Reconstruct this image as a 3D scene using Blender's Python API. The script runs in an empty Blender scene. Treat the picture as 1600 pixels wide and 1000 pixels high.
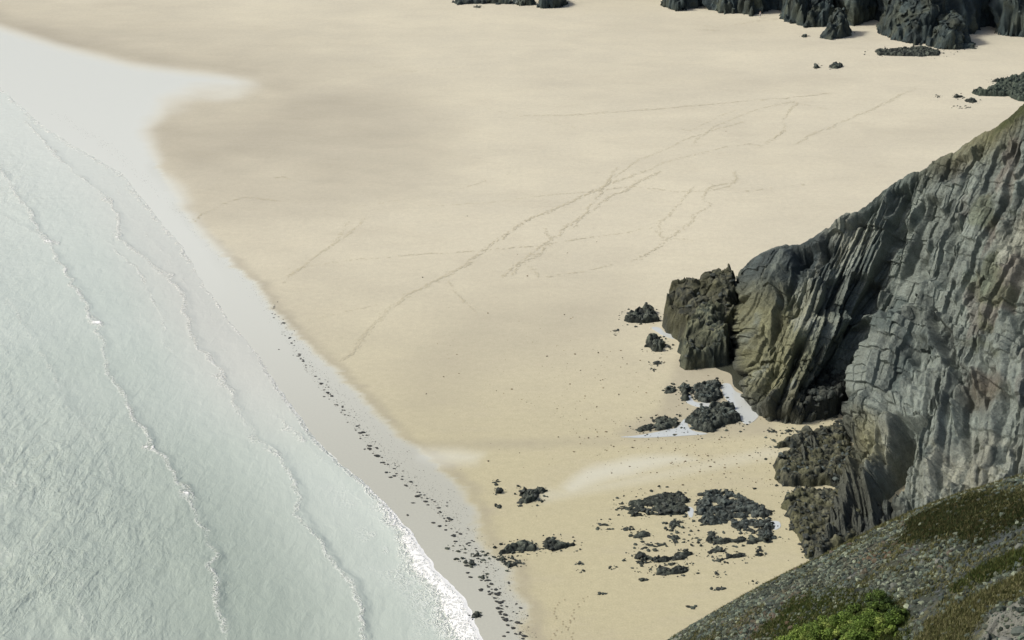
import bpy, math, random
import numpy as np
random.seed(7); RNG = np.random.default_rng(11)
S = bpy.context.scene; COL = S.collection

# ------------------------------------------------------------ camera, world, sun, exposure
CAM_H, PITCH, FPX = 100.0, math.radians(21.5), 2790.0
cd = bpy.data.cameras.new('camera'); cam = bpy.data.objects.new('camera', cd); COL.objects.link(cam)
cam.location = (0, 0, CAM_H); cam.rotation_euler = (math.pi/2 - PITCH, 0, 0)
cd.sensor_width = 36; cd.lens = 36*FPX/1600; cd.clip_start = 1; cd.clip_end = 8000
S.camera = cam
SUN_EL, SUN_AZ = math.radians(43), math.radians(-88)     # azimuth from +Y towards +X
sd = (math.sin(SUN_AZ)*math.cos(SUN_EL), math.cos(SUN_AZ)*math.cos(SUN_EL), math.sin(SUN_EL))
w = bpy.data.worlds.new('World'); S.world = w; w.use_nodes = True
wn = w.node_tree; wn.nodes.clear()
wo = wn.nodes.new('ShaderNodeOutputWorld'); wb = wn.nodes.new('ShaderNodeBackground')
sk = wn.nodes.new('ShaderNodeTexSky'); sk.sky_type = 'NISHITA'; sk.sun_disc = False
sk.sun_elevation = SUN_EL; sk.sun_rotation = SUN_AZ
sk.air_density = 1.0; sk.dust_density = 5.0; sk.ozone_density = 1.0; sk.altitude = 0
wb.inputs['Strength'].default_value = 0.095
hz = wn.nodes.new('ShaderNodeHueSaturation'); hz.inputs['Saturation'].default_value = 1.0        # thin high cloud
wn.links.new(sk.outputs[0], hz.inputs['Color']); wn.links.new(hz.outputs[0], wb.inputs[0]); wn.links.new(wb.outputs[0], wo.inputs[0])
sl = bpy.data.lights.new('sun', 'SUN'); sl.energy = 2.6; sl.angle = math.radians(8); sl.color = (1, .965, .87)
so = bpy.data.objects.new('sun', sl); COL.objects.link(so)
from mathutils import Vector
so.rotation_euler = Vector(sd).to_track_quat('Z', 'Y').to_euler(); so.location = (-60, 40, 150)
vs = S.view_settings; vs.view_transform = 'Standard'; vs.look = 'None'; vs.exposure = 0.25; vs.gamma = 1
vs.use_curve_mapping = False
S.render.engine = 'CYCLES'; S.cycles.max_bounces = 6

# ------------------------------------------------------------ photo <-> world
cp, sp = math.cos(PITCH), math.sin(PITCH)
def rays(uv):
    uv = np.atleast_2d(np.asarray(uv, float)); a = (uv[:, 0]-800)/FPX; b = (500-uv[:, 1])/FPX
    return np.stack([a, cp+b*sp, -sp+b*cp], 1)
def G(uv, z=0.0):
    r = rays(uv); t = (z-CAM_H)/r[:, 2]; return r[:, :2]*t[:, None]
def AtY(uv, Y):
    r = rays(uv); t = np.asarray(Y, float)/r[:, 1]; p = r*t[:, None]; p[:, 2] += CAM_H; return p
def proj(P):
    x, y, z = P[..., 0], P[..., 1], P[..., 2]-CAM_H
    f = y*cp - z*sp; up = y*sp + z*cp
    f = np.maximum(f, 1.0)
    return 800+FPX*x/f, 500-FPX*up/f
# ------------------------------------------------------------ numpy noise
def h3(ix, iy, iz, s=0):
    with np.errstate(over='ignore'):
        h = (ix.astype(np.int64)*374761393 + iy.astype(np.int64)*668265263 + iz.astype(np.int64)*2147483647 + s*974634777) & 0xffffffff
        h = ((h ^ (h >> 13))*1274126177) & 0xffffffff
        h = ((h ^ (h >> 16))*2246822519) & 0xffffffff
        h = h ^ (h >> 15)
    return (h & 0xffffff)/16777215.0
def vn(x, y, z=None, s=0):
    x = np.asarray(x, float); y = np.asarray(y, float)
    ix = np.floor(x); iy = np.floor(y); fx = x-ix; fy = y-iy
    fx = fx*fx*(3-2*fx); fy = fy*fy*(3-2*fy)
    if z is None:
        o = np.zeros_like(ix)
        a = h3(ix, iy, o, s); b = h3(ix+1, iy, o, s); c = h3(ix, iy+1, o, s); d = h3(ix+1, iy+1, o, s)
        return (a*(1-fx)+b*fx)*(1-fy)+(c*(1-fx)+d*fx)*fy
    iz = np.floor(z); fz = z-iz; fz = fz*fz*(3-2*fz); r = 0
    for k, wz in ((0, 1-fz), (1, fz)):
        a = h3(ix, iy, iz+k, s); b = h3(ix+1, iy, iz+k, s); c = h3(ix, iy+1, iz+k, s); d = h3(ix+1, iy+1, iz+k, s)
        r = r + wz*((a*(1-fx)+b*fx)*(1-fy)+(c*(1-fx)+d*fx)*fy)
    return r
def fbm(x, y, z=None, o=4, s=0, g=.5):
    r = 0; a = 1; t = 0; f = 1
    for k in range(o):
        r = r+a*vn(x*f+17.3*k, y*f-9.1*k, None if z is None else z*f+5.7*k, s+k); t += a; a *= g; f *= 2.03
    return r/t                                               # 0..1
def ridged(x, y, o=4, s=0):
    r = 0; a = 1; t = 0; f = 1
    for k in range(o):
        n = 1-np.abs(2*vn(x*f+3.1*k, y*f+8.8*k, None, s+k)-1); r = r+a*n*n; t += a; a *= .5; f *= 2.1
    return r/t
def worley(x, y, s=0):
    ix = np.floor(x); iy = np.floor(y); f1 = np.full(x.shape, 9.); f2 = f1.copy(); idh = np.zeros(x.shape)
    for dx in (-1, 0, 1):
        for dy in (-1, 0, 1):
            cx, cy = ix+dx, iy+dy; o = np.zeros_like(cx)
            px = cx+h3(cx, cy, o, s); py = cy+h3(cx, cy, o, s+1)
            d = np.hypot(px-x, py-y); m = d < f1
            f2 = np.where(m, f1, np.minimum(f2, d)); idh = np.where(m, h3(cx, cy, o, s+2), idh); f1 = np.where(m, d, f1)
    return f1, f2, idh
def ss(a, b, x):
    t = np.clip((x-a)/(b-a), 0, 1); return t*t*(3-2*t)
def segd(px, py, poly, closed=False):
    poly = np.asarray(poly, float); P = poly; Q = np.roll(poly, -1, 0) if closed else poly[1:]
    P = poly if closed else poly[:-1]; best = np.full(px.shape, 1e18)
    for (ax, ay), (bx, by) in zip(P, Q):
        dx, dy = bx-ax, by-ay; L = dx*dx+dy*dy+1e-12
        t = np.clip(((px-ax)*dx+(py-ay)*dy)/L, 0, 1)
        best = np.minimum(best, (px-ax-t*dx)**2+(py-ay-t*dy)**2)
    return np.sqrt(best)
def inside(px, py, poly):
    poly = np.asarray(poly, float); r = np.zeros(px.shape, bool)
    for (ax, ay), (bx, by) in zip(poly, np.roll(poly, -1, 0)):
        c = ((ay > py) != (by > py)) & (px < (bx-ax)*(py-ay)/(by-ay+1e-12)+ax); r ^= c
    return r
def sdp(px, py, poly):                                         # signed distance, positive inside
    return np.where(inside(px, py, poly), 1., -1.)*segd(px, py, poly, True)
def pmask(u, v, poly, soft):                                   # soft mask of a traced outline
    poly = np.asarray(poly, float); m = np.zeros(u.shape)
    b = (u > poly[:, 0].min()-soft) & (u < poly[:, 0].max()+soft) & (v > poly[:, 1].min()-soft) & (v < poly[:, 1].max()+soft)
    if b.any(): m[b] = ss(-soft, soft, sdp(u[b], v[b], poly))
    return m
# ------------------------------------------------------------ mesh helpers
def mesh_np(name, V, F, mat=None, smooth=True, attrs=None, colors=None):
    me = bpy.data.meshes.new(name); V = np.ascontiguousarray(V, np.float32); F = np.ascontiguousarray(F, np.int32)
    n, k = F.shape
    me.vertices.add(len(V)); me.vertices.foreach_set('co', V.ravel())
    me.loops.add(n*k); me.loops.foreach_set('vertex_index', F.ravel())
    me.polygons.add(n); me.polygons.foreach_set('loop_start', np.arange(0, n*k, k, dtype=np.int32))
    me.update(calc_edges=True)
    me.polygons.foreach_set('use_smooth', np.full(n, smooth))
    for a, d in (attrs or {}).items():
        at = me.attributes.new(a, 'FLOAT', 'POINT'); at.data.foreach_set('value', np.asarray(d, np.float32).ravel())
    if colors is not None:
        at = me.attributes.new('tint', 'FLOAT_COLOR', 'POINT')
        c = np.ones((len(V), 4), np.float32); c[:, :3] = colors; at.data.foreach_set('color', c.ravel())
    if mat: me.materials.append(mat)
    return me
def grid_faces(n, m, keep=None):
    i = np.arange(n*m).reshape(n, m)
    F = np.stack([i[:-1, :-1], i[1:, :-1], i[1:, 1:], i[:-1, 1:]], -1).reshape(-1, 4)
    if keep is not None:
        k = keep[:-1, :-1] & keep[1:, :-1] & keep[1:, 1:] & keep[:-1, 1:]; F = F[k.ravel()]
    return F
def compact(V, F, *arrs):
    used = np.zeros(len(V), bool); used[F.ravel()] = True; mp = np.cumsum(used)-1
    return (V[used], mp[F]) + tuple(a[used] for a in arrs)
def link(name, me, parent=None, loc=None):
    o = bpy.data.objects.new(name, me); COL.objects.link(o)
    if parent: o.parent = parent
    if loc is not None: o.location = loc
    return o
def tag(o, label=None, cat=None, group=None, kind=None):
    if label: o['label'] = label
    if cat: o['category'] = cat
    if group: o['group'] = group
    if kind: o['kind'] = kind
    return o
# ------------------------------------------------------------ materials
def nt(name):
    m = bpy.data.materials.new(name); m.use_nodes = True; t = m.node_tree; b = t.nodes['Principled BSDF']
    return m, t, b
def N(t, typ, **kw):
    n = t.nodes.new(typ)
    for k, v in kw.items():
        if k[0] == '_': setattr(n, k[1:], v)
        else:
            n.inputs[k.replace('__', ' ')].default_value = v
    return n
def noise(t, scale, detail=4, rough=.55, vec=None, dist=0.):
    n = N(t, 'ShaderNodeTexNoise', Scale=scale, Detail=detail, Roughness=rough, Distortion=dist)
    if vec: t.links.new(vec, n.inputs['Vector'])
    return n.outputs['Fac']
def geo(t): return t.nodes.new('ShaderNodeNewGeometry').outputs['Position']
def math_(t, op, a, b=None, c=None):
    n = t.nodes.new('ShaderNodeMath'); n.operation = op
    for i, x in enumerate((a, b, c)):
        if x is None: continue
        if isinstance(x, (int, float)): n.inputs[i].default_value = x
        else: t.links.new(x, n.inputs[i])
    return n.outputs[0]
def mapr(t, v, a, b, c=0., d=1.):
    n = N(t, 'ShaderNodeMapRange'); t.links.new(v, n.inputs[0])
    for i, x in zip((1, 2, 3, 4), (a, b, c, d)): n.inputs[i].default_value = x
    return n.outputs[0]
def mixc(t, f, a, b, mode='MIX'):
    n = t.nodes.new('ShaderNodeMix'); n.data_type = 'RGBA'; n.blend_type = mode
    for s, x in ((0, f), (6, a), (7, b)):
        if isinstance(x, (int, float)): n.inputs[s].default_value = x
        elif isinstance(x, tuple): n.inputs[s].default_value = (*x, 1)
        else: t.links.new(x, n.inputs[s])
    return n.outputs[2]
def attr(t, name, col=False):
    n = t.nodes.new('ShaderNodeAttribute'); n.attribute_name = name
    return n.outputs['Color'] if col else n.outputs['Fac']
def bump(t, b, h, strength, dist):
    n = N(t, 'ShaderNodeBump', Strength=strength, Distance=dist); t.links.new(h, n.inputs['Height'])
    t.links.new(n.outputs[0], b.inputs['Normal']); return n
def ramp(t, f, stops):
    n = t.nodes.new('ShaderNodeValToRGB'); e = n.color_ramp.elements
    while len(e) < len(stops): e.new(.5)
    for x, (p, c) in zip(e, stops): x.position = p; x.color = (*c, 1)
    t.links.new(f, n.inputs[0]); return n.outputs[0]

def mat_sand():
    m, t, b = nt('sand_material'); P = geo(t)
    wet, damp_shade, sheen, warm = (attr(t, a) for a in ('wet', 'damp_shade', 'sheen', 'warm'))
    n1 = noise(t, .05, 4, .6, P); n2 = noise(t, 1.0, 5, .75, P); n3 = noise(t, 4.5, 3, .8, P)
    c = mixc(t, mapr(t, n1, .3, .7), (.58, .545, .428), (.515, .485, .388))
    c = mixc(t, math_(t, 'MULTIPLY', warm, .9), c, (.44, .405, .262))
    sm = N(t, 'ShaderNodeMapping'); sm.inputs['Scale'].default_value = (.09, .22, 1); sm.inputs['Rotation'].default_value = (0, 0, .3); t.links.new(P, sm.inputs[0])
    c = mixc(t, mapr(t, noise(t, 1., 6, .65, sm.outputs[0], .4), .5, .75, 0, .30), c, (.44, .40, .31))
    k = math_(t, 'MULTIPLY', mapr(t, n2, .25, .75, .91, 1.09), mapr(t, n3, .25, .75, .86, 1.14))
    cc = t.nodes.new('ShaderNodeCombineColor'); [t.links.new(k, cc.inputs[i]) for i in range(3)]
    c = mixc(t, 1., c, cc.outputs[0], 'MULTIPLY')
    c = mixc(t, damp_shade, c, (.29, .265, .215))  # darkens moist sand and paints in a cloud shadow
    # fine stone litter in the wet strip breaks the colour up
    wetc = mixc(t, mapr(t, noise(t, 3.2, 4, .8, P), .35, .75), (.485, .488, .415), (.425, .425, .365))
    c = mixc(t, wet, c, wetc)
    c = mixc(t, sheen, c, (.67, .69, .635))  # pale sheen puts sky reflection into the base colour
    t.links.new(c, b.inputs['Base Color'])
    ws = math_(t, 'MAXIMUM', wet, sheen)
    t.links.new(mapr(t, ws, 0, 1, .95, .30), b.inputs['Roughness'])
    t.links.new(mapr(t, ws, 0, 1, .25, .9), b.inputs['Specular IOR Level'])
    h = math_(t, 'ADD', math_(t, 'MULTIPLY', n2, .5), math_(t, 'MULTIPLY', n3, .15))
    bump(t, b, math_(t, 'MULTIPLY', h, mapr(t, ws, 0, 1, 1, .12)), .6, .12)
    return m
def mat_sea():
    m, t, b = nt('sea_material'); P = geo(t)
    foam, film, deep = attr(t, 'foam'), attr(t, 'film'), attr(t, 'deep')
    mp = N(t, 'ShaderNodeMapping'); mp.inputs['Rotation'].default_value = (0, 0, math.radians(-28)); mp.inputs['Scale'].default_value = (1, .45, 1)
    t.links.new(P, mp.inputs[0]); V = mp.outputs[0]
    c = mixc(t, mapr(t, noise(t, .035, 3, .5, P), .3, .7), (.495, .555, .50), (.535, .59, .54))
    c = mixc(t, deep, c, (.32, .375, .325))
    c = mixc(t, film, c, (.56, .575, .525))
    c = mixc(t, attr(t, 'far_sheen'), c, (.67, .71, .65))  # sky reflection on the farther water, painted pale
    cv = mapr(t, noise(t, 1.6, 4, .7, V), .3, .7, .93, 1.07); c2 = t.nodes.new('ShaderNodeCombineColor'); [t.links.new(cv, c2.inputs[i]) for i in range(3)]
    c = mixc(t, attr(t, 'chop'), c, mixc(t, 1., c, c2.outputs[0], 'MULTIPLY'))
    lace = N(t, 'ShaderNodeTexVoronoi', Scale=1.6, _feature='DISTANCE_TO_EDGE')
    wv = N(t, 'ShaderNodeVectorMath', _operation='ADD'); nn = N(t, 'ShaderNodeTexNoise', Scale=1.1, Detail=4)
    t.links.new(P, nn.inputs['Vector'])
    sc = N(t, 'ShaderNodeVectorMath', _operation='SCALE'); sc.inputs['Scale'].default_value = 1.6
    t.links.new(nn.outputs['Color'], sc.inputs[0]); t.links.new(P, wv.inputs[0]); t.links.new(sc.outputs[0], wv.inputs[1]); t.links.new(wv.outputs[0], lace.inputs['Vector'])
    lc = mapr(t, lace.outputs[0], 0, .22, 1, 0)
    lc = math_(t, 'MAXIMUM', lc, mapr(t, noise(t, 5, 4, .7, P), .5, .75))
    f = math_(t, 'ADD', math_(t, 'MULTIPLY', lc, foam), mapr(t, foam, .72, 1.0, 0, 1))
    f = math_(t, 'MINIMUM', math_(t, 'MULTIPLY', f, mapr(t, foam, 0, .25, 0, 1)), 1)
    c = mixc(t, f, c, (.86, .87, .86)); t.links.new(c, b.inputs['Base Color'])
    t.links.new(mapr(t, f, 0, 1, .2, .7), b.inputs['Roughness'])
    b.inputs['Specular IOR Level'].default_value = .6
    h = math_(t, 'ADD', math_(t, 'MULTIPLY', noise(t, .35, 4, .5, V, .6), 1.5), math_(t, 'MULTIPLY', noise(t, 1.25, 4, .6, V, .4), .8))
    h = math_(t, 'MULTIPLY', h, mapr(t, attr(t, 'chop'), 0, 1, .10, 1))
    h = math_(t, 'ADD', h, math_(t, 'MULTIPLY', f, .25))
    bump(t, b, h, 1., .62)
    return m
def mat_rock():
    m, t, b = nt('cliff_material'); P = geo(t)
    c = attr(t, 'tint', True)
    n1 = noise(t, .9, 6, .7, P); n2 = noise(t, 5, 4, .75, P)
    k = math_(t, 'MULTIPLY', mapr(t, n1, .25, .75, .62, 1.35), mapr(t, n2, .25, .75, .62, 1.4))
    cc = t.nodes.new('ShaderNodeCombineColor'); [t.links.new(k, cc.inputs[i]) for i in range(3)]
    t.links.new(mixc(t, 1., c, cc.outputs[0], 'MULTIPLY'), b.inputs['Base Color'])
    b.inputs['Roughness'].default_value = .78; b.inputs['Specular IOR Level'].default_value = .35
    h = math_(t, 'ADD', n1, math_(t, 'MULTIPLY', n2, .35)); bump(t, b, h, .9, .45)
    return m
def mat_boulder(name, a, bcol, ccol, rough=.6, osc=3.):
    m, t, b = nt(name)
    oi = t.nodes.new('ShaderNodeObjectInfo'); P = geo(t)
    n1 = noise(t, osc, 5, .7, P); n2 = noise(t, osc*6, 3, .7, P)
    c = ramp(t, math_(t, 'ADD', math_(t, 'MULTIPLY', n1, .75), math_(t, 'MULTIPLY', oi.outputs['Random'], .25)), [(.3, a), (.55, bcol), (.8, ccol)])
    t.links.new(c, b.inputs['Base Color']); b.inputs['Roughness'].default_value = rough
    bump(t, b, math_(t, 'ADD', n1, math_(t, 'MULTIPLY', n2, .3)), .8, .2)
    return m
def mat_plain(name, col, rough=.8, var=.3, scale=8, spec=.3):
    m, t, b = nt(name); P = geo(t); n1 = noise(t, scale, 4, .7, P)
    c = mixc(t, mapr(t, n1, .25, .75), tuple(x*(1-var) for x in col), tuple(x*(1+var) for x in col))
    t.links.new(c, b.inputs['Base Color']); b.inputs['Roughness'].default_value = rough; b.inputs['Specular IOR Level'].default_value = spec
    return m
def mat_tint(name, rough=.85, trans=0.):
    m, t, b = nt(name); P = geo(t); n1 = noise(t, 6, 3, .7, P)
    k = mapr(t, n1, .25, .75, .75, 1.3); cc = t.nodes.new('ShaderNodeCombineColor'); [t.links.new(k, cc.inputs[i]) for i in range(3)]
    t.links.new(mixc(t, 1., attr(t, 'tint', True), cc.outputs[0], 'MULTIPLY'), b.inputs['Base Color'])
    b.inputs['Roughness'].default_value = rough; b.inputs['Specular IOR Level'].default_value = .25
    if trans:
        tr = t.nodes.new('ShaderNodeBsdfTranslucent'); mx = t.nodes.new('ShaderNodeMixShader'); mx.inputs[0].default_value = trans
        t.links.new(attr(t, 'tint', True), tr.inputs[0]); t.links.new(b.outputs[0], mx.inputs[1]); t.links.new(tr.outputs[0], mx.inputs[2])
        t.links.new(mx.outputs[0], t.nodes['Material Output'].inputs[0])
    return m
M_SAND, M_SEA, M_ROCK = mat_sand(), mat_sea(), mat_rock()
M_BOULD = mat_boulder('weedy_boulder', (.011, .016, .014), (.034, .043, .036), (.11, .125, .105))
M_GREY = mat_boulder('grey_boulder', (.032, .048, .045), (.075, .098, .09), (.15, .175, .165))
M_PEB = mat_boulder('wet_stone', (.012, .014, .013), (.025, .028, .025), (.06, .06, .055), .45, 6)
M_TINT = mat_tint('stone_tint'); M_LEAF = mat_tint('leaf_tint', .8, .25)

# ------------------------------------------------------------ shore curves (traced, laid on the ground)
WATER = [(-90, 60), (-40, 105), (0, 137), (70, 200), (120, 230), (190, 272), (215, 300), (250, 345), (285, 385), (320, 445), (352, 492), (397, 546), (440, 612), (483, 672),
         (500, 695), (540, 730), (581, 765), (612, 797), (645, 832), (678, 884), (705, 912), (726, 935), (742, 968), (757, 1002), (780, 1060), (800, 1120)]
DRY = [(-90, -60), (0, 50), (110, 90), (170, 175), (240, 250), (285, 325), (312, 362), (350, 400), (395, 440), (440, 500), (480, 540), (522, 580), (580, 635), (640, 690), (690, 732), (722, 765), (742, 800), (750, 840),
       (775, 868), (800, 890), (812, 930), (822, 965), (838, 1002), (850, 1060), (870, 1120)]
Wg = G(WATER); Dg = G(DRY)
def extend(c, d0, d1):                                         # carry a shore curve on outside the frame
    a = c[0]+np.array(d0); b = c[-1]+np.array(d1); return np.vstack([a, c, b])
Wg = extend(Wg, (-400, 900), (40, -160)); Dg = extend(Dg, (-395, 900), (40, -160))
def xat(c, y, nz=0., sc=1., s=0):
    o = np.argsort(c[:, 1]); x = np.interp(y, c[o, 1], c[o, 0])
    return x + nz*(fbm(y*sc, y*0+3.3, None, 5, s, .6)-.5)

# ------------------------------------------------------------ beach
def axis(a, b, step, far):
    core = np.arange(a, b, step); t = step*1.25**np.arange(1, 60); t = np.cumsum(t); t = t[t < far]
    return np.concatenate([a-t[::-1], core, core[-1]+t])
ys = [140.]
while ys[-1] < 545: ys.append(ys[-1]+.32*(ys[-1]/180)**1.0)
tl = np.cumsum(.5*1.3**np.arange(1, 40)); tl = tl[tl < 3500]
ys = np.concatenate([140-tl[::-1][-28:], ys, ys[-1]+tl])
xs = axis(-150, 150, .5, 3500)
X, Y = np.meshgrid(xs, ys, indexing='ij')
dw = (X-xat(Wg, Y, 1.2, .25))*.8                               # metres landward of the water's edge
dd = (X-xat(Dg, Y, 2.5, .22, 3)-1.6*(fbm(X*.8, Y*.8, None, 4, 5)-.5))*.8
Z = .010*np.clip(dw, -40, 0) - .02*ss(0, -6, dw)
Z = Z + .05*(fbm(X*.06, Y*.06, None, 3, 21)-.5)*ss(2, 15, dd)
u, v = proj(np.stack([X, Y, 0*X], -1)); infr = (Y > 130) & (Y < 700)
wet = ss(.7, -.8, dd+.8*(fbm(X*1.2, Y*1.2, None, 3, 6)-.5))
wob = 60*(fbm(u/160, v/60, None, 3, 30)-.5)
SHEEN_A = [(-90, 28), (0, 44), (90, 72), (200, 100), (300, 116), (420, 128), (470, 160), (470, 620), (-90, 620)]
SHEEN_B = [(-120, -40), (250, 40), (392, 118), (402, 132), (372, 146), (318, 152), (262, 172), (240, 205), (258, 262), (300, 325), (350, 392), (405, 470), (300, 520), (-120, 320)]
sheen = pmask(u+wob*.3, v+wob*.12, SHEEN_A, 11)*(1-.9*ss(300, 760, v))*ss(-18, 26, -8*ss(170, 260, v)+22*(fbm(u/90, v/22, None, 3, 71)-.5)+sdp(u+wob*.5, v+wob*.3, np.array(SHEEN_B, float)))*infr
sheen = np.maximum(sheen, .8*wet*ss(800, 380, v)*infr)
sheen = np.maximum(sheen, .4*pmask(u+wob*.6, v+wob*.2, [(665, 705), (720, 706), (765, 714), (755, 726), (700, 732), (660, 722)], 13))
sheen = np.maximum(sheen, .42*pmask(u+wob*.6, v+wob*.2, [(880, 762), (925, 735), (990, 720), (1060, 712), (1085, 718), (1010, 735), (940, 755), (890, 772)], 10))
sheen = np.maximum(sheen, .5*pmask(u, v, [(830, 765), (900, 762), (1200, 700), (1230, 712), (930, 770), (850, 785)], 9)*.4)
CLOUD_SHADE = [(-90, -10), (0, 8), (120, 45), (260, 62), (400, 88), (540, 115), (650, 165), (700, 215), (690, 255), (600, 285), (500, 300), (400, 308), (290, 318), (255, 262), (190, 190), (180, 165), (300, 168), (395, 140), (400, 118), (200, 92), (0, 40), (-90, 20)]
damp_shade = .52*pmask(u+wob*1.8, v+wob*.8, CLOUD_SHADE, 105)*(.75+.5*fbm(u/130, v/28, None, 4, 72))  # cloud shadow over the upper left sand, painted dark
damp_shade = damp_shade + .34*pmask(u, v+wob*.1, [(-90, 0), (0, 22), (120, 60), (260, 88), (400, 112), (260, 104), (120, 82), (0, 42), (-90, 20)], 14)  # darker band of the same painted cloud shadow
damp_shade = np.maximum(damp_shade, .30*pmask(u+wob, v+wob*.2, [(600, 690), (760, 688), (960, 686), (1010, 692), (960, 702), (760, 706), (620, 704)], 9))
damp_shade = np.maximum(damp_shade, .26*pmask(u+wob, v+wob*.6, [(740, 440), (980, 430), (960, 540), (760, 600), (660, 660), (600, 560)], 60))
damp_shade = np.maximum(damp_shade, .14*pmask(u+wob, v, [(980, 20), (1100, 35), (1180, 45), (1100, 60), (900, 60)], 16))
damp_shade = np.maximum(damp_shade, .12*pmask(u+wob, v, [(800, 90), (1300, 110), (1450, 90), (1280, 135), (1000, 145), (800, 120)], 22))
damp_shade = np.maximum(damp_shade, .17*pmask(u+wob*.5, v, [(1330, 195), (1560, 205), (1500, 215), (1350, 208)], 10))
damp_shade = np.maximum(damp_shade, .45*pmask(u, v, [(1060, 560), (1200, 580), (1210, 680), (1080, 690), (975, 688), (960, 676), (1030, 640)], 12))
edge = np.exp(-((dd-.9)/.9)**2)*(.25+.25*(fbm(X*.3, Y*.3, None, 2, 9)))
damp_shade = np.clip(np.maximum(damp_shade, edge*ss(0, 1, dw)*ss(170, 300, v)), 0, .9)*infr
damp_shade = np.clip(damp_shade+(.26*(fbm(X*.03, Y*.07, None, 5, 44)-.45)+.16*(fbm(X*.15, Y*.22, None, 4, 45)-.5))*(1-wet), 0, .9)
warm = ss(330, 800, v)*infr
V = np.stack([X, Y, Z], -1)
V[..., 2] -= .0
# streaks where backwash scoured the sand behind each outcrop, faint ripple relief
V[..., 2] += .012*ridged(X*.25+fbm(X*.1, Y*.1)*2, Y*.9, 2, 60)*ss(1, 6, dd)*(Y < 400)
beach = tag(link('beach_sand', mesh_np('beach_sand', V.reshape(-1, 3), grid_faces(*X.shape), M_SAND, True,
            dict(wet=wet, damp_shade=damp_shade, sheen=sheen*(1-0*wet), warm=warm))), kind='structure')
beach['label'] = 'broad pale tan beach of smooth sand with cloud shade and moist patches painted darker'

# ------------------------------------------------------------ sea
yy = [120.]
while yy[-1] < 640: yy.append(yy[-1]+.27*(yy[-1]/180)**1.6)
yy = np.array(yy + list(np.linspace(660, 1500, 20))); tt = np.concatenate([np.linspace(0, .06, 40)[:-1], .06+.94*np.linspace(0, 1, 430)**1.25])
TT, YY = np.meshgrid(tt, yy, indexing='ij')
xw = xat(Wg, YY, 1.2, .25)+.5*(fbm(YY*.9, YY*0+1.7, None, 3, 77)-.5)
span = 40+.42*YY
XX = xw-TT*span
off = (xw-XX)*.85                                             # metres offshore
ZZ = .006+.05*ss(0, 8, off)
CRESTS = [
 ([(45, 190), (85, 240), (120, 270), (170, 310), (190, 345), (187, 372), (225, 400), (262, 427), (287, 465), (300, 525), (343, 579), (370, 627), (403, 687), (430, 708), (467, 757), (473, 805), (516, 865), (559, 930), (575, 1010)], .28, .75,
  [(190, 372, 12), (258, 424, 14), (352, 600, 20), (400, 685, 10), (424, 706, 9), (170, 312, 8)]),
 ([(-40, 220), (20, 290), (60, 350), (95, 410), (130, 470), (155, 510), (165, 575), (200, 625), (240, 700), (290, 765), (318, 812), (335, 870), (345, 940), (362, 1010)], .34, .85,
  [(92, 375, 8), (293, 775, 14), (150, 505, 8), (240, 700, 8)]),
 ([(-20, 325), (30, 350), (90, 380)], .2, .3, [(88, 376, 8)]),
 ([(75, 600), (110, 640), (160, 700), (180, 760)], .12, .25, []),
 ([(205, 455), (225, 500), (212, 560), (240, 600)], .0, .2, []),
 ([(395, 640), (440, 655), (490, 700), (520, 735), (560, 785), (600, 812), (650, 845)], .05, .45, [(460, 680, 14)]),
 ([(-10, 430), (20, 480), (60, 540), (95, 600), (120, 660)], .10, .35, []), ([(270, 470), (250, 500), (262, 540), (300, 600), (330, 660), (352, 720)], .03, .22, []), ([(-20, 700), (30, 760), (70, 830), (120, 900), (150, 1010)], .12, .3, []), ([(160, 372), (182, 390), (215, 420), (240, 470), (262, 520)], .05, .4, []),
 ([(110, 225), (165, 262), (200, 330), (232, 365), (262, 400), (300, 450), (350, 520), (380, 560)], .04, .25, []),
]
foam = np.zeros(XX.shape)
U, Vv = proj(np.stack([XX, YY, ZZ], -1))
wn1 = (fbm(XX*.35, YY*.35, None, 4, 91)-.5)
for px, amp, fm, spots in CRESTS:
    g = G(px); y0, y1 = g[:, 1].min(), g[:, 1].max()
    xc = xat(g, YY)+2.2*wn1; t = (XX-xc)*.8                   # + shoreward
    fade = ss(y0-3, y0+4, YY)*ss(y1+10, y1-8, YY)*(.45+.55*ss(.25, .65, fbm(YY*.12, YY*0+amp*9+px[0][0]*.1, None, 3, 12)))
    prof = np.where(t > 0, np.exp(-(t/.6)**2), np.exp(-(t/3.2)**2))
    ZZ += amp*fade*prof*(.30+.35*ss(500, 900, Vv))
    br = ss(.50, .68, fbm(XX*.5, YY*.5, None, 4, 15))
    foam = np.maximum(foam, fm*fade*np.exp(-((t+.2)/.30)**2)*(.62+.38*br))
    for sx, sy, sr in spots:
        sg = G([(sx, sy)])[0]; al = (YY-sg[1])/(sr*.12*(sg[1]/200)**2); foam = np.maximum(foam, .8*np.exp(-al**2)*ss(-1.3-1.5*np.abs(wn1)*2, -.2, t)*ss(.5, .2, t)*(.35+1.1*br))
# swell with crests parallel to the shore, wind chop on top
rotx = XX*math.cos(.45)+YY*math.sin(.45); roty = -XX*math.sin(.45)+YY*math.cos(.45)
sea_f = ss(6, 30, off)
ZZ += sea_f*(.22*(fbm(rotx*.16, roty*.045, None, 3, 51)-.5)+.26*(ridged(rotx*.42+.8*fbm(XX*.2, YY*.2, None, 3, 4), roty*.16, 3, 52)-.4)*ss(14, 60, off))
ZZ += (.05*(fbm(rotx*1.1, roty*.5, None, 3, 53)-.5))*ss(2, 10, off)
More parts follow.
